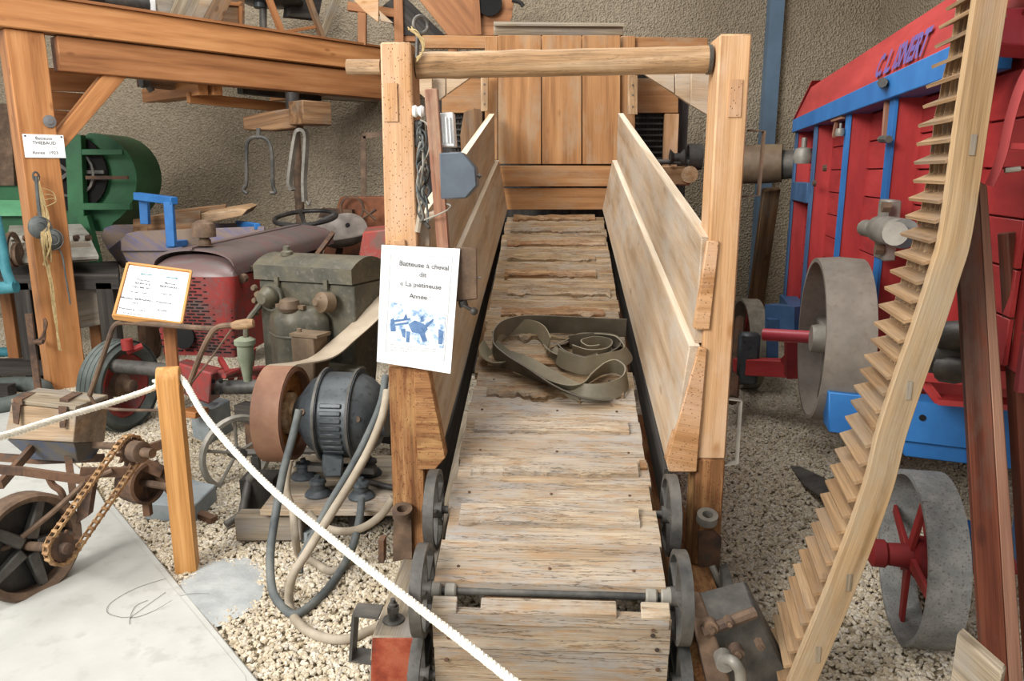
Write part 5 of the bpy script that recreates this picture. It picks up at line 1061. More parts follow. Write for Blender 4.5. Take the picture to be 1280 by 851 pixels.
q = [hit(143, 399, v=3.22), hit(228, 410, v=3.22), hit(247, 338, v=3.50), hit(161, 332, v=3.50)]
b = B(); q[2] = q[1] + q[3] - q[0]; nq = (q[1]-q[0]).cross(q[3]-q[0]).normalized(); b.slab(q, nq*.012); obj('frame_back', b, M['pine'], DK, bev=.002)
def dq(s, t, d=.013): return lerp(lerp(q[3], q[2], s), lerp(q[0], q[1], s), t) + nq*d
b = B(); b.slab([dq(.03, .965), dq(.965, .965), dq(.965, .03), dq(.03, .03)], nq*.001); obj('paper_sheet', b, M['paper'], DK, smooth=False)
for a_, c_ in (((-.01, .99), (1.0, .99)), ((.99, .0), (.99, 1)), ((.0, .0), (1, .0)), ((.0, .0), (0, 1))):
    b = B(); b.beam(dq(*a_, .014), dq(*c_, .014), .012, .014 if a_[1] != .99 else .03, nq); obj('frame_rail', b, M['postnew'], DK, bev=.002)
rd = (dq(1, .5)-dq(0, .5)).normalized(); ud = (dq(.5, 0)-dq(.5, 1)).normalized()
for s_, t_, tx, sz, mm in ((.30, .30, 'Tracteur', .013, 'ink'), (.30, .37, 'BABIOLE', .014, 'ink'), (.29, .44, 'Type MB 301', .012, 'ink'), (.27, .535, 'Année : 1954', .010, 'ink_grey'), (.27, .66, 'Moteur BERNARD', .0135, 'ink'), (.26, .735, 'W3', .012, 'ink_grey'), (.24, .85, 'Puissance : 12cv', .0135, 'ink'), (.26, .92, 'don de la commune', .008, 'ink_grey'),
    (.71, .30, 'Moteur', .013, 'ink'), (.71, .37, 'BERNARD', .015, 'ink'), (.70, .50, 'Type W1', .011, 'ink_grey'), (.69, .66, 'Puissance :', .0135, 'ink'), (.69, .80, 'Année :', .0125, 'ink')):
    txt(tx, sz*1.3, dq(s_, t_, .016), rd, ud, M['ink'], DK, bold=.0004)
for s0, s1 in ((.42, .22), (.62, .82)):
    b = B(); a0, a1 = dq(s0, .17, .016), dq(s1, .17, .016); d = (a1-a0).normalized(); h_ = .006
    b.add([a0+ud*h_*.5, a0-ud*h_*.5, a1-d*.012-ud*h_*.5, a1-d*.012-ud*h_*1.3, a1, a1-d*.012+ud*h_*1.3, a1-d*.012+ud*h_*.5], [(0, 1, 2, 3, 4, 5, 6)]); obj('printed_arrow', b, M['ink_teal'], DK, smooth=False)
b = B()
for s_ in (.1, .14, .2, .26, .31, .44, .55, .6, .68, .75, .79): b.disc(dq(s_, .07, .016), nq, .0035, .001, 6)
b.beam(dq(.04, .115, .015), dq(.95, .115, .015), .0012, .0006, nq); obj('printed_header', b, M['ink_grey'], DK)
b = B(); tp = hit(213, 408, v=3.36); b.beam(V(hit(212, 480, v=3.36).x, 3.38, 0), tp + V(-.012, .02, .02), .05, .04, bf.l); obj('support_post', b, M['pine_dark'], DK, bev=.003)

# ------------------------------------------------------------------ seed drill at the left
SD = thing('seed_drill', 'old hand pushed seed drill with wooden box, chain and iron wheels', 'seed drill', gnd(80, 740))
def sp(x, y, v): return hit(x, y, v=v)
lidq = [sp(12, 512, 3.32), sp(95, 526, 3.18), sp(137, 499, 3.5), sp(48, 489, 3.72)]
lidq = [sp(14, 505, 3.30), sp(95, 514, 3.18), sp(136, 499, 3.48), sp(48, 490, 3.66)]
b = B(); b.hexa([sp(5, 548, 3.30), sp(92, 553, 3.18), sp(131, 552, 3.46), sp(40, 535, 3.66)], lidq); bx = obj('seed_box', b, M['box_wood'], SD, bev=.004)
b = B(); b.slab([p + V(0, 0, .003) for p in lidq], V(0, 0, .02)); ld = obj('box_lid', b, M['grey_wood'], SD, bev=.004)
for x in (22, 80):
    b = B(); b.slab([sp(x-4, 528 if x < 50 else 534, 3.25 if x < 50 else 3.18), sp(x+2, 530 if x < 50 else 534, 3.25 if x < 50 else 3.18), sp(x+5, 504 if x < 50 else 508, 3.27 if x < 50 else 3.19), sp(x-6, 503 if x < 50 else 507, 3.27 if x < 50 else 3.19)], V(0, -.008, 0)); obj('hinge_strap', b, M['rust'], ld)
    b = B(); b.slab([sp(x-5, 505, 3.27), sp(x+6, 506, 3.26), sp(x+24, 497, 3.5), sp(x+12, 496, 3.5)], V(0, 0, .026)); obj('hinge_strap', b, M['rust'], ld)
b = B(); b.hexa([sp(38, 574, 3.36), sp(98, 578, 3.28), sp(118, 573, 3.4), sp(60, 566, 3.48)], [sp(8, 549, 3.31), sp(92, 553, 3.2), sp(129, 553, 3.44), sp(42, 540, 3.6)]); obj('hopper', b, mixed('dirty blue grey hopper', ['3f434a', '4b5263', '5d564c', '6b5f50'], 6, .7, 0, .3), SD, bev=.004)
def bar(pts, w_, h_, m='rust', nm='frame_bar', par=SD):
    b = B()
    for i in range(len(pts)-1): b.beam(pts[i], pts[i+1], w_, h_)
    return obj(nm, b, M[m], par)
bar([sp(-20, 585, 2.95), sp(30, 589, 2.98), sp(108, 600, 3.0), sp(122, 596, 3.02)], .02, .035)
bar([sp(-20, 570, 3.4), sp(50, 575, 3.4), sp(130, 572, 3.4)], .02, .035)
bar([sp(0, 606, 3.0), sp(40, 560, 3.3)], .02, .04); bar([sp(100, 590, 3.0), sp(165, 590, 3.1), sp(160, 570, 3.2), sp(208, 553, 3.3)], .02, .04)
bar([sp(190, 580, 3.2), sp(215, 612, 3.15)], .03, .05); bar([sp(85, 570, 3.3), sp(92, 622, 3.05)], .03, .03)
bar([sp(168, 575, 3.15), sp(204, 590, 3.15)], .04, .04)
b = B(); b.tube(spline([sp(-10, 690, 2.75), sp(15, 680, 2.75), sp(60, 645, 2.85), sp(97, 612, 2.95), sp(108, 602, 3.0), sp(140, 588, 3.05)], 6), .011, 8); obj('draw_rod', b, M['rust_brown'], SD)
b = B(); b.tube(spline([sp(60, 594, 3.0), sp(66, 606, 3.0), sp(76, 614, 3.0), sp(82, 630, 3.0)], 5), .014, 8); obj('stay', b, M['rust'], SD)
b = B(); b.cyl(sp(118, 556, 3.3), sp(150, 558, 3.15), .016, 10); obj('drive_shaft', b, M['rust_brown'], SD)
b = B(); b.slab([sp(95, 655, 2.95), sp(110, 645, 2.95), sp(116, 605, 3.0), sp(98, 606, 3.0)], V(0, .04, 0)); obj('furrow_plate', b, M['rust'], SD)
# big press wheel
wa = V(.90, -.42, 0.06).normalized(); wc2 = sp(33, 682, 2.80); WR_ = .212
b = B(); b.lathe([(WR_-.012, -.07), (WR_, -.04), (WR_, .035), (WR_-.012, .045), (WR_-.035, .03), (WR_-.03, -.07)], wc2, wa, 44, True); pw = obj('press_wheel', b, M['rust_brown'], SD)
b = B(); b.lathe([(.0, -.01), (WR_-.03, -.01), (WR_-.03, .0), (.0, .0)], wc2 - wa*.02, wa, 30); obj('wheel_plate', b, M['black_iron'], pw)
wx, wy = perp(wa)
for k in range(5):
    a = k*2*PI/5+.5; d = wx*math.cos(a) + wy*math.sin(a); b = B(); b.beam(wc2 + d*.03 + wa*.01, wc2 + d*(WR_-.03) + wa*.01, .05, .04, wa, .035, .03); obj('spoke', b, M['iron'], pw, bev=.006)
def sprocket(c, r, nt_, nm, par):
    b = B(); b.lathe([(r*.8, -.008), (r*.8, .008), (r*.35, .012), (r*.35, .04), (.012, .045)], c, wa, 24)
    for k in range(nt_):
        a = k*2*PI/nt_; d = wx*math.cos(a) + wy*math.sin(a); b.beam(c + d*r*.75, c + d*r*1.05, .016, .014, wa, .008, .012)
    return obj(nm, b, M['rust'], par)
s1 = sp(77, 684, 2.66); s2 = sp(163, 563, 3.02)
sprocket(s1, .062, 12, 'sprocket', SD); sprocket(s2, .062, 12, 'sprocket', SD)
b = B(); b.cyl(wc2, s1 + wa*.03, .018, 10); obj('wheel_axle', b, M['rust_brown'], SD)
b = B(); b.cyl(s2 - wa*.05, s2 + wa*.13, .02, 10); b.lathe([(.045, .02), (.045, .07), (.035, .075)], s2, wa, 14); obj('sprocket_shaft', b, M['rust_brown'], SD)
# chain loop: two straight runs and two half turns, built link by link into one chain
dch = (s2-s1).normalized(); nch = wa.cross(dch).normalized(); rc = .062; path = []
Lr = (s2-s1).length; nl = 15
for k in range(nl): path.append(s1 + nch*rc + dch*(Lr*k/nl))
for k in range(7): a = PI*k/7; path.append(s2 + nch*rc*math.cos(a) + dch*rc*math.sin(a))
for k in range(nl): path.append(s2 - nch*rc - dch*(Lr*k/nl))
for k in range(7): a = PI*k/7; path.append(s1 - nch*rc*math.cos(a) - dch*rc*math.sin(a))
CHN = B()
for i, p in enumerate(path):
    n_ = path[(i+1) % len(path)]
    for s in (-1, 1): CHN.beam(p + wa*s*.014, n_ + wa*s*.014, .004, .009, nch)
    CHN.cyl(p - wa*.016, p + wa*.016, .008, 6)
obj('drive_chain', CHN, mixed('rusty pale chain', ['6b4e34', '94714d', 'b39468'], 12, .6, .2, .2), SD, kind='stuff')
b = B(); wc3 = sp(178, 603, 3.14); b.lathe([(.085, -.07), (.092, -.02), (.092, .04), (.08, .045), (.075, .0), (.01, -.01)], wc3, wa, 30); rw = obj('rear_roller', b, M['rust'], SD)
b = B(); b.cyl(wc3, wc3 + wa*.16, .016, 8); obj('roller_axle', b, M['rust_brown'], rw)
b = B(); b.beam(V(wc3.x, wc3.y+.02, .17), V(wc3.x, wc3.y+.02, .33), .03, .03, V(0, 1, 0)); obj('roller_fork', b, M['rust'], rw)
# handles
b = B(); b.tube(spline([sp(112, 494, 3.3), sp(124, 460, 3.28), sp(136, 424, 3.26), sp(143, 407, 3.25), sp(155, 403, 3.25), sp(190, 405, 3.2), sp(240, 409, 3.15), sp(272, 411, 3.12)], 5), .011, 8); obj('handle_bar', b, M['rust_brown'], SD)
b = B(); b.tube(spline([sp(236, 482, 3.15), sp(250, 445, 3.12), sp(262, 420, 3.1), sp(272, 409, 3.1), sp(292, 406, 3.1)], 5), .012, 8); obj('handle_bar', b, M['rust_brown'], SD)
b = B(); b.tube(spline([sp(240, 478, 3.12), sp(262, 450, 3.1), sp(280, 425, 3.08), sp(289, 412, 3.08)], 5), .004, 6); obj('handle_stay', b, M['rust_brown'], SD)
b = B(); b.lathe([(.014, 0), (.02, .02), (.022, .06), (.017, .09), (.0, .095)], sp(290, 407, 3.1), sp(315, 404, 3.1)-sp(290, 407, 3.1), 12); obj('wooden_grip', b, M['pole'], SD)
b = B(); b.tube(spline([sp(112, 494, 3.3), sp(130, 510, 3.3), sp(205, 513, 3.25)], 5), .007, 6); b.tube([sp(205, 510, 3.2), sp(236, 482, 3.15)], .01, 6); obj('handle_stay', b, M['rust_brown'], SD)

# ------------------------------------------------------------------ red threshing machine at the right
ra = 12.0; rf = Frame(ra)
def rh(px, py, u=None, v=None, w=None): return hit(px, py, ra, u, v, w)
M['red_deep'] = mixed('deep dull red paint', ['4a1517', '5c1c1d', '6d2625'], 3, .7, 0, .12)
RT = thing('red_threshing_machine', 'large red threshing machine with blue frame on iron wheels at the right wall', 'thresher', rf(1.4, 4.2, 0))
U = .85; v0, v1 = 2.35, 6.26; wb, wt = .70, 2.04
b = B(); b.box(rf(U+.12+.75, (3.5+v1)/2, 1.36), 1.5, v1-3.5, 1.34, rf); b.box(rf(U+.12+.75, (v0+3.5)/2, 1.56), 1.5, 3.5-v0, .94, rf); obj('body_core', b, M['red_dark'], RT)
bays = [6.26, 5.41, 4.42, 3.54, 2.82, 2.38]
for i in range(len(bays)-1):
    a, c = bays[i+1], bays[i]
    nb_ = 9 if i < 3 else 6; wb = .70 if i < 3 else 1.10
    for k in range(nb_):
        w0_ = wb + (wt-.09-wb)*k/nb_; w1_ = wb + (wt-.09-wb)*(k+1)/nb_ - .006
        b = B(); b.slab([rf(U+.115, c-.01, w0_), rf(U+.115, a+.05, w0_), rf(U+.115, a+.05, w1_), rf(U+.115, c-.01, w1_)], rf.c*-.014); obj('side_plank', b, M['red'], RT, bev=.002)
for v in bays:
    wb = .70 if v > 3 else 1.10
    if v < 2.5: continue
    b = B(); b.beam(rf(U+.062, v, wb), rf(U+.062, v, wt-.08), .07, .11, rf.c); ps = obj('side_post', b, M['red'], RT, bev=.002)
    if v < 2.5: continue
    b = B(); b.beam(rf(U, v, wb), rf(U, v, wt-.08), .09, .012, rf.c); obj('post_face', b, M['blue_dark'] if v > 5 else M['blue'], ps, label='blue painted face')
wb = .70
b = B(); b.beam(rf(U+.03, 2.62, wt-.045), rf(U+.03, v1+.05, wt-.045), .12, .095); obj('top_rail', b, M['blue'], RT, bev=.003)
b = B(); b.beam(rf(U+.03, 3.4, wb-.05), rf(U+.03, v1+.05, wb-.05), .12, .13); obj('bottom_rail', b, M['blue_dark'], RT, bev=.003)
b = B(); b.beam(rf(U+.5, v1+.05, wb-.05), rf(U+.5, v1+.05, wt), 1.1, .06, rf.c); obj('end_panel', b, M['blue_dark'], RT, bev=.003)
b = B(); b.hexa([rf(U-.02, 1.6, wt), rf(U-.02, v1+.04, wt), rf(U+.06, v1+.04, wt), rf(U+.06, 1.6, wt)], [rf(U+.03, 1.6, wt+.20), rf(U+.03, v1-.3, wt+.20), rf(U+.09, v1-.3, wt+.20), rf(U+.09, 1.6, wt+.20)]); tb = obj('hopper_board', b, M['red'], RT, bev=.003)
b = B(); b.hexa([rf(U-.03, v1+.06, wt), rf(U-.03, v1+.02, wt), rf(U+.6, v1+.02, wt), rf(U+.6, v1+.06, wt)], [rf(U+.03, v1-.28, wt+.24), rf(U+.03, v1-.33, wt+.24), rf(U+.6, v1-.33, wt+.24), rf(U+.6, v1-.28, wt+.24)]); obj('hopper_end', b, M['red_dark'], RT)
b = B(); b.hexa([rf(U+.1, 1.6, wt), rf(U+.1, v1-.35, wt), rf(U+1.2, v1-.35, wt), rf(U+1.2, 1.6, wt)], [rf(U+.1, 1.6, wt+.1), rf(U+.1, v1-.35, wt+.1), rf(U+1.2, v1-.35, wt+.1), rf(U+1.2, 1.6, wt+.1)]); obj('roof', b, M['red_dark'], RT)
# worn lettering (upright letters painted along the hopper board)
lo_ = rf(U-.022, 4.35, wt+.055); lr = -rf.l; lu = (rf(U+.03, 3, wt+.20) - rf(U-.02, 3, wt)).normalized()
b = B(); b.beam(rf(U+.02, 6.2, 1.52), rf(U+.02, 5.46, 1.52), .08, .13); obj('short_rail', b, M['blue_dark'], RT, bev=.003)
txt('C. L. ISNERT', .135, rh(1126, 66, u=U-.012) - lu*.055, lr, lu, M['purple'], tb, bold=.005)
# brackets, lubricators, hardware
b = B(); c = rh(1109, 287, u=U-.03); b.box(c, .05, .15, .235, rf); hb = obj('bearing_plate', b, M['pale_iron'], RT, bev=.006)
b = B(); b.cyl(rh(1082, 285, u=U-.08), rh(1112, 290, u=U-.08), .035, 12); b.cyl(rh(1100, 286, u=U-.08), rh(1130, 292, u=U-.08), .052, 14); b.cyl(rh(1121, 292, u=U-.05), rh(1119, 292, u=U-.14), .04, 14); obj('bearing_body', b, M['pale_iron'], hb)
for y in (259, 312):
    b = B(); b.lathe([(.022, 0), (.022, .03)], rh(1113 if y < 280 else 1104, y, u=U-.055), -rf.c, 6); obj('plate_bolt', b, M['rust_brown'], hb)
for px, py, s in ((1004, 196, .9), (1050, 166, .35)):
    b = B(); c = rh(px, py, u=U-.03); b.lathe([(.06*s, -.05*s), (.075*s, 0), (.06*s, .06*s), (.02*s, .07*s), (.02*s, .14*s)], c, V(0, 0, 1), 14); obj('lubricator', b, M['pale_iron'], RT)
for px, y0, y1 in ((1046, 150, 170), (1109, 122, 175)):
    b = B(); b.beam(rh(px, y0, u=U-.0), rh(px-4, y1, u=U-.0), .035, .015, rf.c); b.beam(rh(px-5, y0, u=U-.01), rh(px+8, y0-4, u=U-.01), .02, .02); obj('hasp', b, M['redwood_edge'], RT)
b = B(); b.cyl(rh(1101, 174, u=U-.03), rh(1111, 174, u=U-.03), .015, 8); b.cyl(rh(1103, 103, u=U-.02), rh(1103, 103, u=U-.06), .02, 8); obj('hook', b, M['iron'], RT)
for px, py in ((1020, 229), (1033, 210)):
    b = B(); b.lathe([(.02, 0), (.018, .02)], rh(px, py, u=U+.0), -rf.c, 8); obj('rivet', b, M['rust'], RT)
# flat pulley on its red shaft
c = rh(1042, 424, u=.66)
b = B(); b.cyl(rh(954, 418, u=.40), c + rf.c*.25, .028, 16); obj('drive_shaft', b, M['red_shaft'], RT)
c = rf(.66, 3.28, 0) + V(0, 0, rh(1042, 424, u=.66).z); c = rh(1042, 424, u=.66)
b = B(); b.lathe([(.335, -.09), (.342, 0), (.335, .09), (.318, .09), (.318, -.09)], c, rf.c, 56, True); fp = obj('flat_pulley', b, mixed('dusty grey pulley', ['6f675e', '837a6f', '928a7e'], 4, .5, .1, .15, fine='776c60'), RT)
for k in range(5):
    a = k*2*PI/5 + 1.35; d = rf.l*math.cos(a) + V(0, 0, math.sin(a)); b = B(); b.beam(c + d*.04, c + d*.32, .05, .06, rf.c, .03, .045); obj('pulley_spoke', b, M['pale_iron'], fp, bev=.01)
b = B(); b.lathe([(.055, -.09), (.06, -.07), (.06, .07), (.055, .09)], c, rf.c, 20); obj('pulley_hub', b, M['pale_iron'], fp)
# chassis, wheels
b = B(); b.slab([rh(1035, 524, u=.93), rh(1210, 562, u=.93), rh(1210, 500, u=.93), rh(1035, 497, u=.93)], rf.c*.1)
b = B(); b.slab([rh(1036, 540, v=3.0), rh(1215, 562, v=3.0), rh(1215, 508, v=3.0), rh(1036, 490, v=3.0)], rf.l*.12); b.slab([rh(1130, 570, v=3.02), rh(1290, 590, v=3.02), rh(1290, 560, v=3.02), rh(1130, 545, v=3.02)], rf.l*.05); b.slab([rh(1210, 580, v=3.0), rh(1290, 590, v=3.0), rh(1290, 510, v=3.0), rh(1210, 508, v=3.0)], rf.l*.12); cb_ = obj('chassis_beam', b, M['blue'], RT, bev=.004)
b = B(); b.beam(rf(.98, 4.0, .55), rf(.98, 6.2, .55), .1, .14); obj('chassis_beam', b, M['red_dark'], RT, bev=.004)
b = B(); b.disc(rh(1153, 522, v=2.998), rf.l, .012, .006, 10); obj('bolt_hole', b, M['dark'], cb_)
b = B(); b.beam(rh(1150, 462, v=2.9), rh(1290, 474, v=2.9), .1, .06); b.beam(rh(1155, 478, v=2.9), rh(1172, 500, v=2.9), .04, .03); b.beam(rh(1168, 498, v=2.9), rh(1290, 507, v=2.9), .1, .02); obj('sieve_frame', b, M['red'], RT)
def iwheel(c, R, wd_, ax_, tm, sm):
    b = B(); b.lathe([(R, -wd_/2), (R, wd_/2), (R-.018, wd_/2), (R-.018, -wd_/2)], c, ax_, 48, True); w_ = obj('transport_wheel', b, tm, RT)
    x_, y_ = perp(ax_)
    for k in range(8):
        a = k*PI/4 + .2; d = x_*math.cos(a) + y_*math.sin(a); s = .035*(1 if k % 2 else -1)
        b = B(); b.beam(c + ax_*s + d*.04, c + ax_*s*.5 + d*(R-.015), .045, .018, ax_, .035, .014); obj('wheel_spoke', b, sm, w_, bev=.003)
    b = B(); b.lathe([(.035, -.17), (.05, -.16), (.05, -.12), (.04, -.11), (.045, -.03), (.075, -.02), (.075, .02), (.045, .03), (.04, .1), (.02, .12)], c, ax_, 20); obj('wheel_hub', b, sm, w_)
grey_tread = mixed('grey worn wheel tread', ['6b6b68', '7f7f7b', '918f89'], 14, .8, 0, .5, fine='5a4a44')
axr = rf.c.copy()
wcr = V(1.46, 2.52, .308); iwheel(wcr, .308, .125, axr, grey_tread, M['red_dark'])
b = B(); b.cyl(wcr, wcr + axr*.6, .03, 10); obj('axle', b, M['red_dark'], RT)
b = B(); b.beam(rh(1196, 668, v=2.9), rh(1240, 690, v=2.7), .09, .11); obj('axle_beam', b, M['blue'], RT, bev=.004)
b = B(); b.beam(wcr + axr*.35 + V(0, 0, 0), wcr + axr*.35 + V(0, 0, .35), .1, .1, rf.l); obj('axle_post', b, M['blue_dark'], RT)
wcf = rh(932, 440, v=6.0); wcf = V(wcf.x, wcf.y, .36)
iwheel(V(rh(935, 420, v=6.1).x, rh(935, 420, v=6.1).y, .35), .35, .13, V(1, -.05, 0), mixed('dusty front wheel tread', ['6f6a5d', '857f70', '979080'], 14, .8, 0, .4), M['red_dark'])
b = B(); b.beam(rh(920, 457, v=5.3), rh(1030, 462, v=5.0), .1, .11); obj('front_axle_beam', b, M['red'], RT, bev=.004)
b = B(); b.box(rh(935, 448, v=5.25), .14, .08, .36, rf); obj('brake_block', b, M['motor'], RT, bev=.02)
b = B(); b.beam(rh(965, 455, v=5.3), rh(966, 398, v=5.3), .07, .07, rf.l); b.beam(rh(963, 398, v=5.4), rh(1000, 402, v=5.2), .1, .2); obj('frame_leg', b, M['blue_dark'], RT)
b = B(); b.beam(rh(1000, 470, v=4.6), rh(1000, 425, v=4.6), .16, .12, rf.l); b.beam(rh(985, 455, v=4.8), rh(1010, 430, v=4.7), .08, .08); obj('frame_leg', b, M['red_dark'], RT)
b = B(); b.cyl(rh(925, 400, v=6.0), rh(915, 500, v=5.0), .04, 8); obj('brake_pole', b, M['rust'], RT)
# gears and near end above the leaning timbers
b = B()
for k, (x, y, r) in enumerate(((1190, 445, .05), (1198, 420, .045), (1186, 418, .04), (1196, 462, .04), (1180, 455, .03))): b.lathe([(r, -.05), (r*1.1, 0), (r*.7, .06)], rh(x, y, u=.84), V(.5, -1, .2), 10)
obj('grease_cups', b, M['iron'], RT)
b = B(); b.slab([rh(1236, 54, v=2.3), rh(1330, 60, v=2.3), rh(1330, 8, v=2.3), rh(1238, 10, v=2.3)], rf.l*.2); obj('near_hood', b, M['red_shaft'], RT, bev=.004)
for k in range(6):
    w0_ = 1.0 + k*.17; b = B(); b.slab([rf(U+.1, 2.31, w0_+.05), rf(U+1.4, 2.31, w0_+.05), rf(U+1.4, 2.31, w0_+.214), rf(U+.1, 2.31, w0_+.214)], rf.l*.03); obj('end_plank', b, M['red_deep'], RT, bev=.002)
b = B(); P = spline([rh(1250, 195, v=2.25), rh(1262, 150, v=2.25), rh(1276, 110, v=2.25), rh(1300, 70, v=2.25)], 6); P = spline([rh(1237, 232, v=2.25), rh(1252, 195, v=2.25), rh(1265, 140, v=2.25), rh(1282, 95, v=2.25), rh(1310, 60, v=2.25)], 6)
b.ribbon(P, V(.02, .03, 0), .022); obj('curved_band', b, M['red'], RT)
b = B(); b.cyl(rh(1256, 213, v=2.25), rh(1275, 211, v=2.25), .007, 8); obj('end_pin', b, M['pale_iron'], RT)
b = B(); b.beam(rh(1250, 182, v=2.25), rh(1300, 184, v=2.25), .02, .015); obj('band_stay', b, M['red'], RT)

# shaft and pulleys between wall and red machine
SP = thing('counter_shaft', 'shaft with two old flat pulleys joining the red machine near the wall', 'pulley shaft', hit(965, 230, v=6.4))
b = B(); c0, c1 = hit(940, 208, v=6.35), hit(1010, 205, v=6.2); b.cyl(c0, c1, .025, 10); obj('shaft', b, M['iron'], SP)
d = (c1-c0).normalized()
b = B(); b.lathe([(.15, -.15), (.155, 0), (.15, .15), (.13, .15), (.13, -.15)], hit(953, 205, v=6.35), d, 28, True); b.disc(hit(953, 205, v=6.35), d, .14, .2); obj('pulley', b, M['engine_brown'], SP)
b = B(); b.lathe([(.11, -.09), (.115, 0), (.11, .09), (.02, .1)], hit(978, 206, v=6.3), d, 24); b.disc(hit(970, 206, v=6.32), d, .11, .02); obj('pulley', b, M['iron'], SP)
WPk = B(); pbot = hit(950, 385, v=7.3); WPk.beam(V(hit(941, 380, v=7.4).x, 7.4, 0), hit(964, 236, v=6.6), .14, .06, V(0, 1, 0)); tag(obj('old_plank', WPk, M['brown'], bev=.004), 'dark old plank leaning against the wall beside the blue column', 'plank')

# ------------------------------------------------------------------ straw walker with slats, standing on its end
SW = thing('straw_walker', 'tall curved wooden straw walker rail set with rows of thin slats', 'straw walker', V(.80, 1.95, 0))
wf = Frame(12)
rail = [(1249, -60), (1240, 0), (1217, 150), (1197, 290), (1182, 345), (1160, 413), (1138, 475), (1115, 545), (1098, 613), (1057, 725), (1005, 851), (975, 930)]
Yw = 1.95
RP = spline([hit(x, y, v=Yw) for x, y in rail], 6)
RP.append(V(RP[-1].x-.02, Yw, .03))
def sect(off_v, wd_, m, nm, os_=0):
    b = B(); vs = []; gs = []; L = 0; n = len(RP); D = wf.l
    for i, p in enumerate(RP):
        t = (RP[min(i+1, n-1)]-RP[max(i-1, 0)]).normalized(); s = t.cross(V(0, 1, 0)).normalized(); s = s if s.x > 0 else -s
        if i: L += (RP[i]-RP[i-1]).length
        q = p + D*off_v + s*os_
        for a, c_ in ((-wd_/2, 0), (wd_/2, 0), (wd_/2, .035), (-wd_/2, .035)): vs.append(q + s*a + D*c_); gs.append(V(L, a, c_))
    fs = [(3, 2, 1, 0), (4*n-4, 4*n-3, 4*n-2, 4*n-1)]
    for i in range(n-1):
        for k in range(4): fs.append((4*i+k, 4*i+(k+1) % 4, 4*i+4+(k+1) % 4, 4*i+4+k))
    b.add(vs, fs, gs); return obj(nm, b, m, SW, bev=.004)
LW = .30
sect(0, .078, M['rail'], 'curved_rail'); sect(LW-.035, .04, M['rail'], 'curved_rail', .03)
for x, y in ((1216, 181), (1136, 488), (1061, 728), (1022, 818)):
    b = B(); c = hit(x, y, v=Yw-.001); b.box(c, .014, .004, .05); obj('peg_end', b, M['grey_wood'], SW)
tips = [(1190, -14), (1182, 10), (1173, 33), (1168, 57), (1164, 82), (1157, 107), (1153, 132), (1147, 156), (1145, 179), (1142, 202), (1141, 225), (1135, 247), (1131, 269), (1125, 291), (1118, 315), (1112, 337), (1105, 358), (1098, 380), (1092, 402), (1088, 423), (1080, 443), (1075, 461), (1067, 481), (1063, 500), (1056, 520), (1049, 541), (1043, 561), (1037, 581), (1031, 600), (1025, 617), (1019, 636), (1013, 653), (1006, 671), (998, 687), (991, 705), (985, 721), (979, 738), (971, 753), (966, 769), (960, 786), (954, 803), (948, 820), (942, 838), (936, 858)]
strips = B(); prev = None
for i, (x, y) in enumerate(tips):
    tip = hit(x, y, v=Yw+LW-.01); near = tip - wf.l*(LW-.035)
    # rail centre at the slat's height
    rc_ = min(RP, key=lambda p: abs(p.z-(near.z+.02))); j = RP.index(rc_); t = (RP[min(j+1, len(RP)-1)]-RP[max(j-1, 0)]).normalized()
    s = t.cross(V(0, 1, 0)).normalized(); s = s if s.x > 0 else -s
    e_ = (s*.94 - t*(.30 if t.z < 0 else -.30)).normalized(); e_ = (s*.92 + V(0, 0, .40)).normalized()
    wdt = .088 + random.uniform(-.004, .004); nrm_ = e_.cross(wf.l).normalized(); nrm_ = nrm_ if nrm_.z < 0 else -nrm_
    q = [near, tip, tip + e_*wdt, near + e_*wdt]; b = B(); b.slab(q, nrm_*.009); obj('slat', b, M['slat'], SW)
    if prev is not None:
        for k in range(6):
            a = .04 + (LW-.06)*(k+.5)/6
            strips.beam(near + wf.l*a + e_*.062, prev + wf.l*a + e_*.062, .006, .026, wf.c)
    prev = near
obj('slot_strips', strips, M['slat'], SW, kind='stuff')

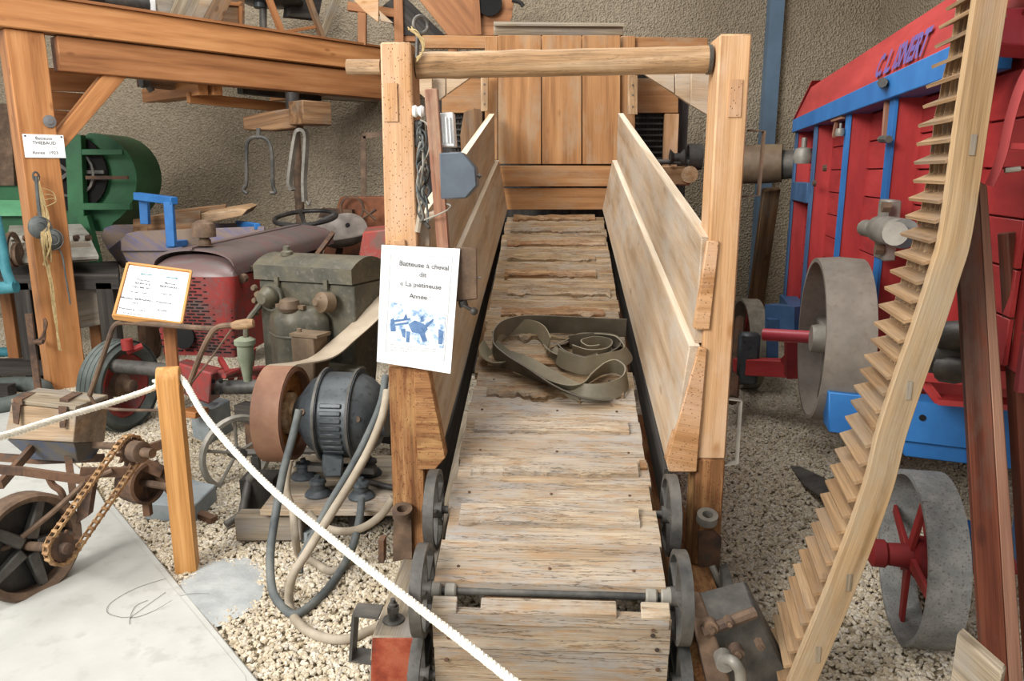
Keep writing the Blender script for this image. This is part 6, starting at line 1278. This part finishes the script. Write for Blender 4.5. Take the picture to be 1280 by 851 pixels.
# ------------------------------------------------------------------ leaning timbers and bits at the right
def timber(p0, p1, w_, d_, label, m=M['redwood'], edge=True, grp=None):
    b = B(); T = thing('leaning_timber', label, 'timber', (p0[0], p0[1], 0), grp); X = (Vector(p1)-Vector(p0)).normalized()
    b.beam(p0, p1, w_, d_, V(0, 1, 0)); obj('timber_face', b, m, T, bev=.004)
    if edge:
        s = V(0, 1, 0).cross(X).normalized(); s = s if s.x > 0 else -s
        b = B(); b.beam(Vector(p0) + s*(w_/2+.018), Vector(p1) + s*(w_/2+.014), .036, d_-.004, V(0, 1, 0), .028); obj('sawn_edge', b, M['redwood_edge'], T, bev=.003, label='pale sawn edge')
    return T
TT = thing('leaning_timber', 'heavy red-brown timber with a pale sawn edge leaning beside the slatted straw walker', 'timber', hit(1246, 900, w=0.0), 'timbers leaning at the right')
def tq(x, y, v): return hit(x, y, v=v)
b = B(); b.slab([tq(1232, 905, 1.90), tq(1192, 232, 2.16), tq(1223, 226, 2.16), tq(1264, 905, 1.90)], V(.03, .07, 0)); obj('timber_face', b, M['redwood'], TT, bev=.003)
b = B(); b.slab([tq(1264.5, 905, 1.90), tq(1223.5, 226, 2.16), tq(1234, 232, 2.165), tq(1283, 905, 1.905)], V(.03, .07, 0)); obj('sawn_edge', b, M['redwood_edge'], TT, bev=.003, label='pale sawn edge')
pa2, pb2 = hit(1294, 900, v=2.05), hit(1262, 290, v=2.24); pa2 = V(pa2.x+.01, 2.05, 0)
timber(pa2, pb2, .045, .05, 'thinner weathered timber leaning at the right edge of the picture', edge=False, grp='timbers leaning at the right')
b = B(); q = [hit(1196, 792, v=1.56), hit(1252, 842, v=1.42), V(hit(1252, 842, v=1.42).x, 1.42, .0), V(hit(1196, 792, v=1.56).x, 1.56, .0)]
b.slab(q, V(.03, .03, .0)); tag(obj('grey_board_end', b, M['grey_wood'], bev=.004), 'grey weathered board end at the foot of the red-brown timber', 'board')
b = B(); b.prism([gnd(988, 583, .01), gnd(1005, 607, .03), gnd(1035, 628, .08), gnd(1048, 610, .10), gnd(1030, 598, .06), gnd(1000, 584, .02)], V(0, 0, .006)); tag(obj('plough_share', b, M['iron']), 'dark pointed iron share lying on the gravel behind the straw walker', 'plough share')
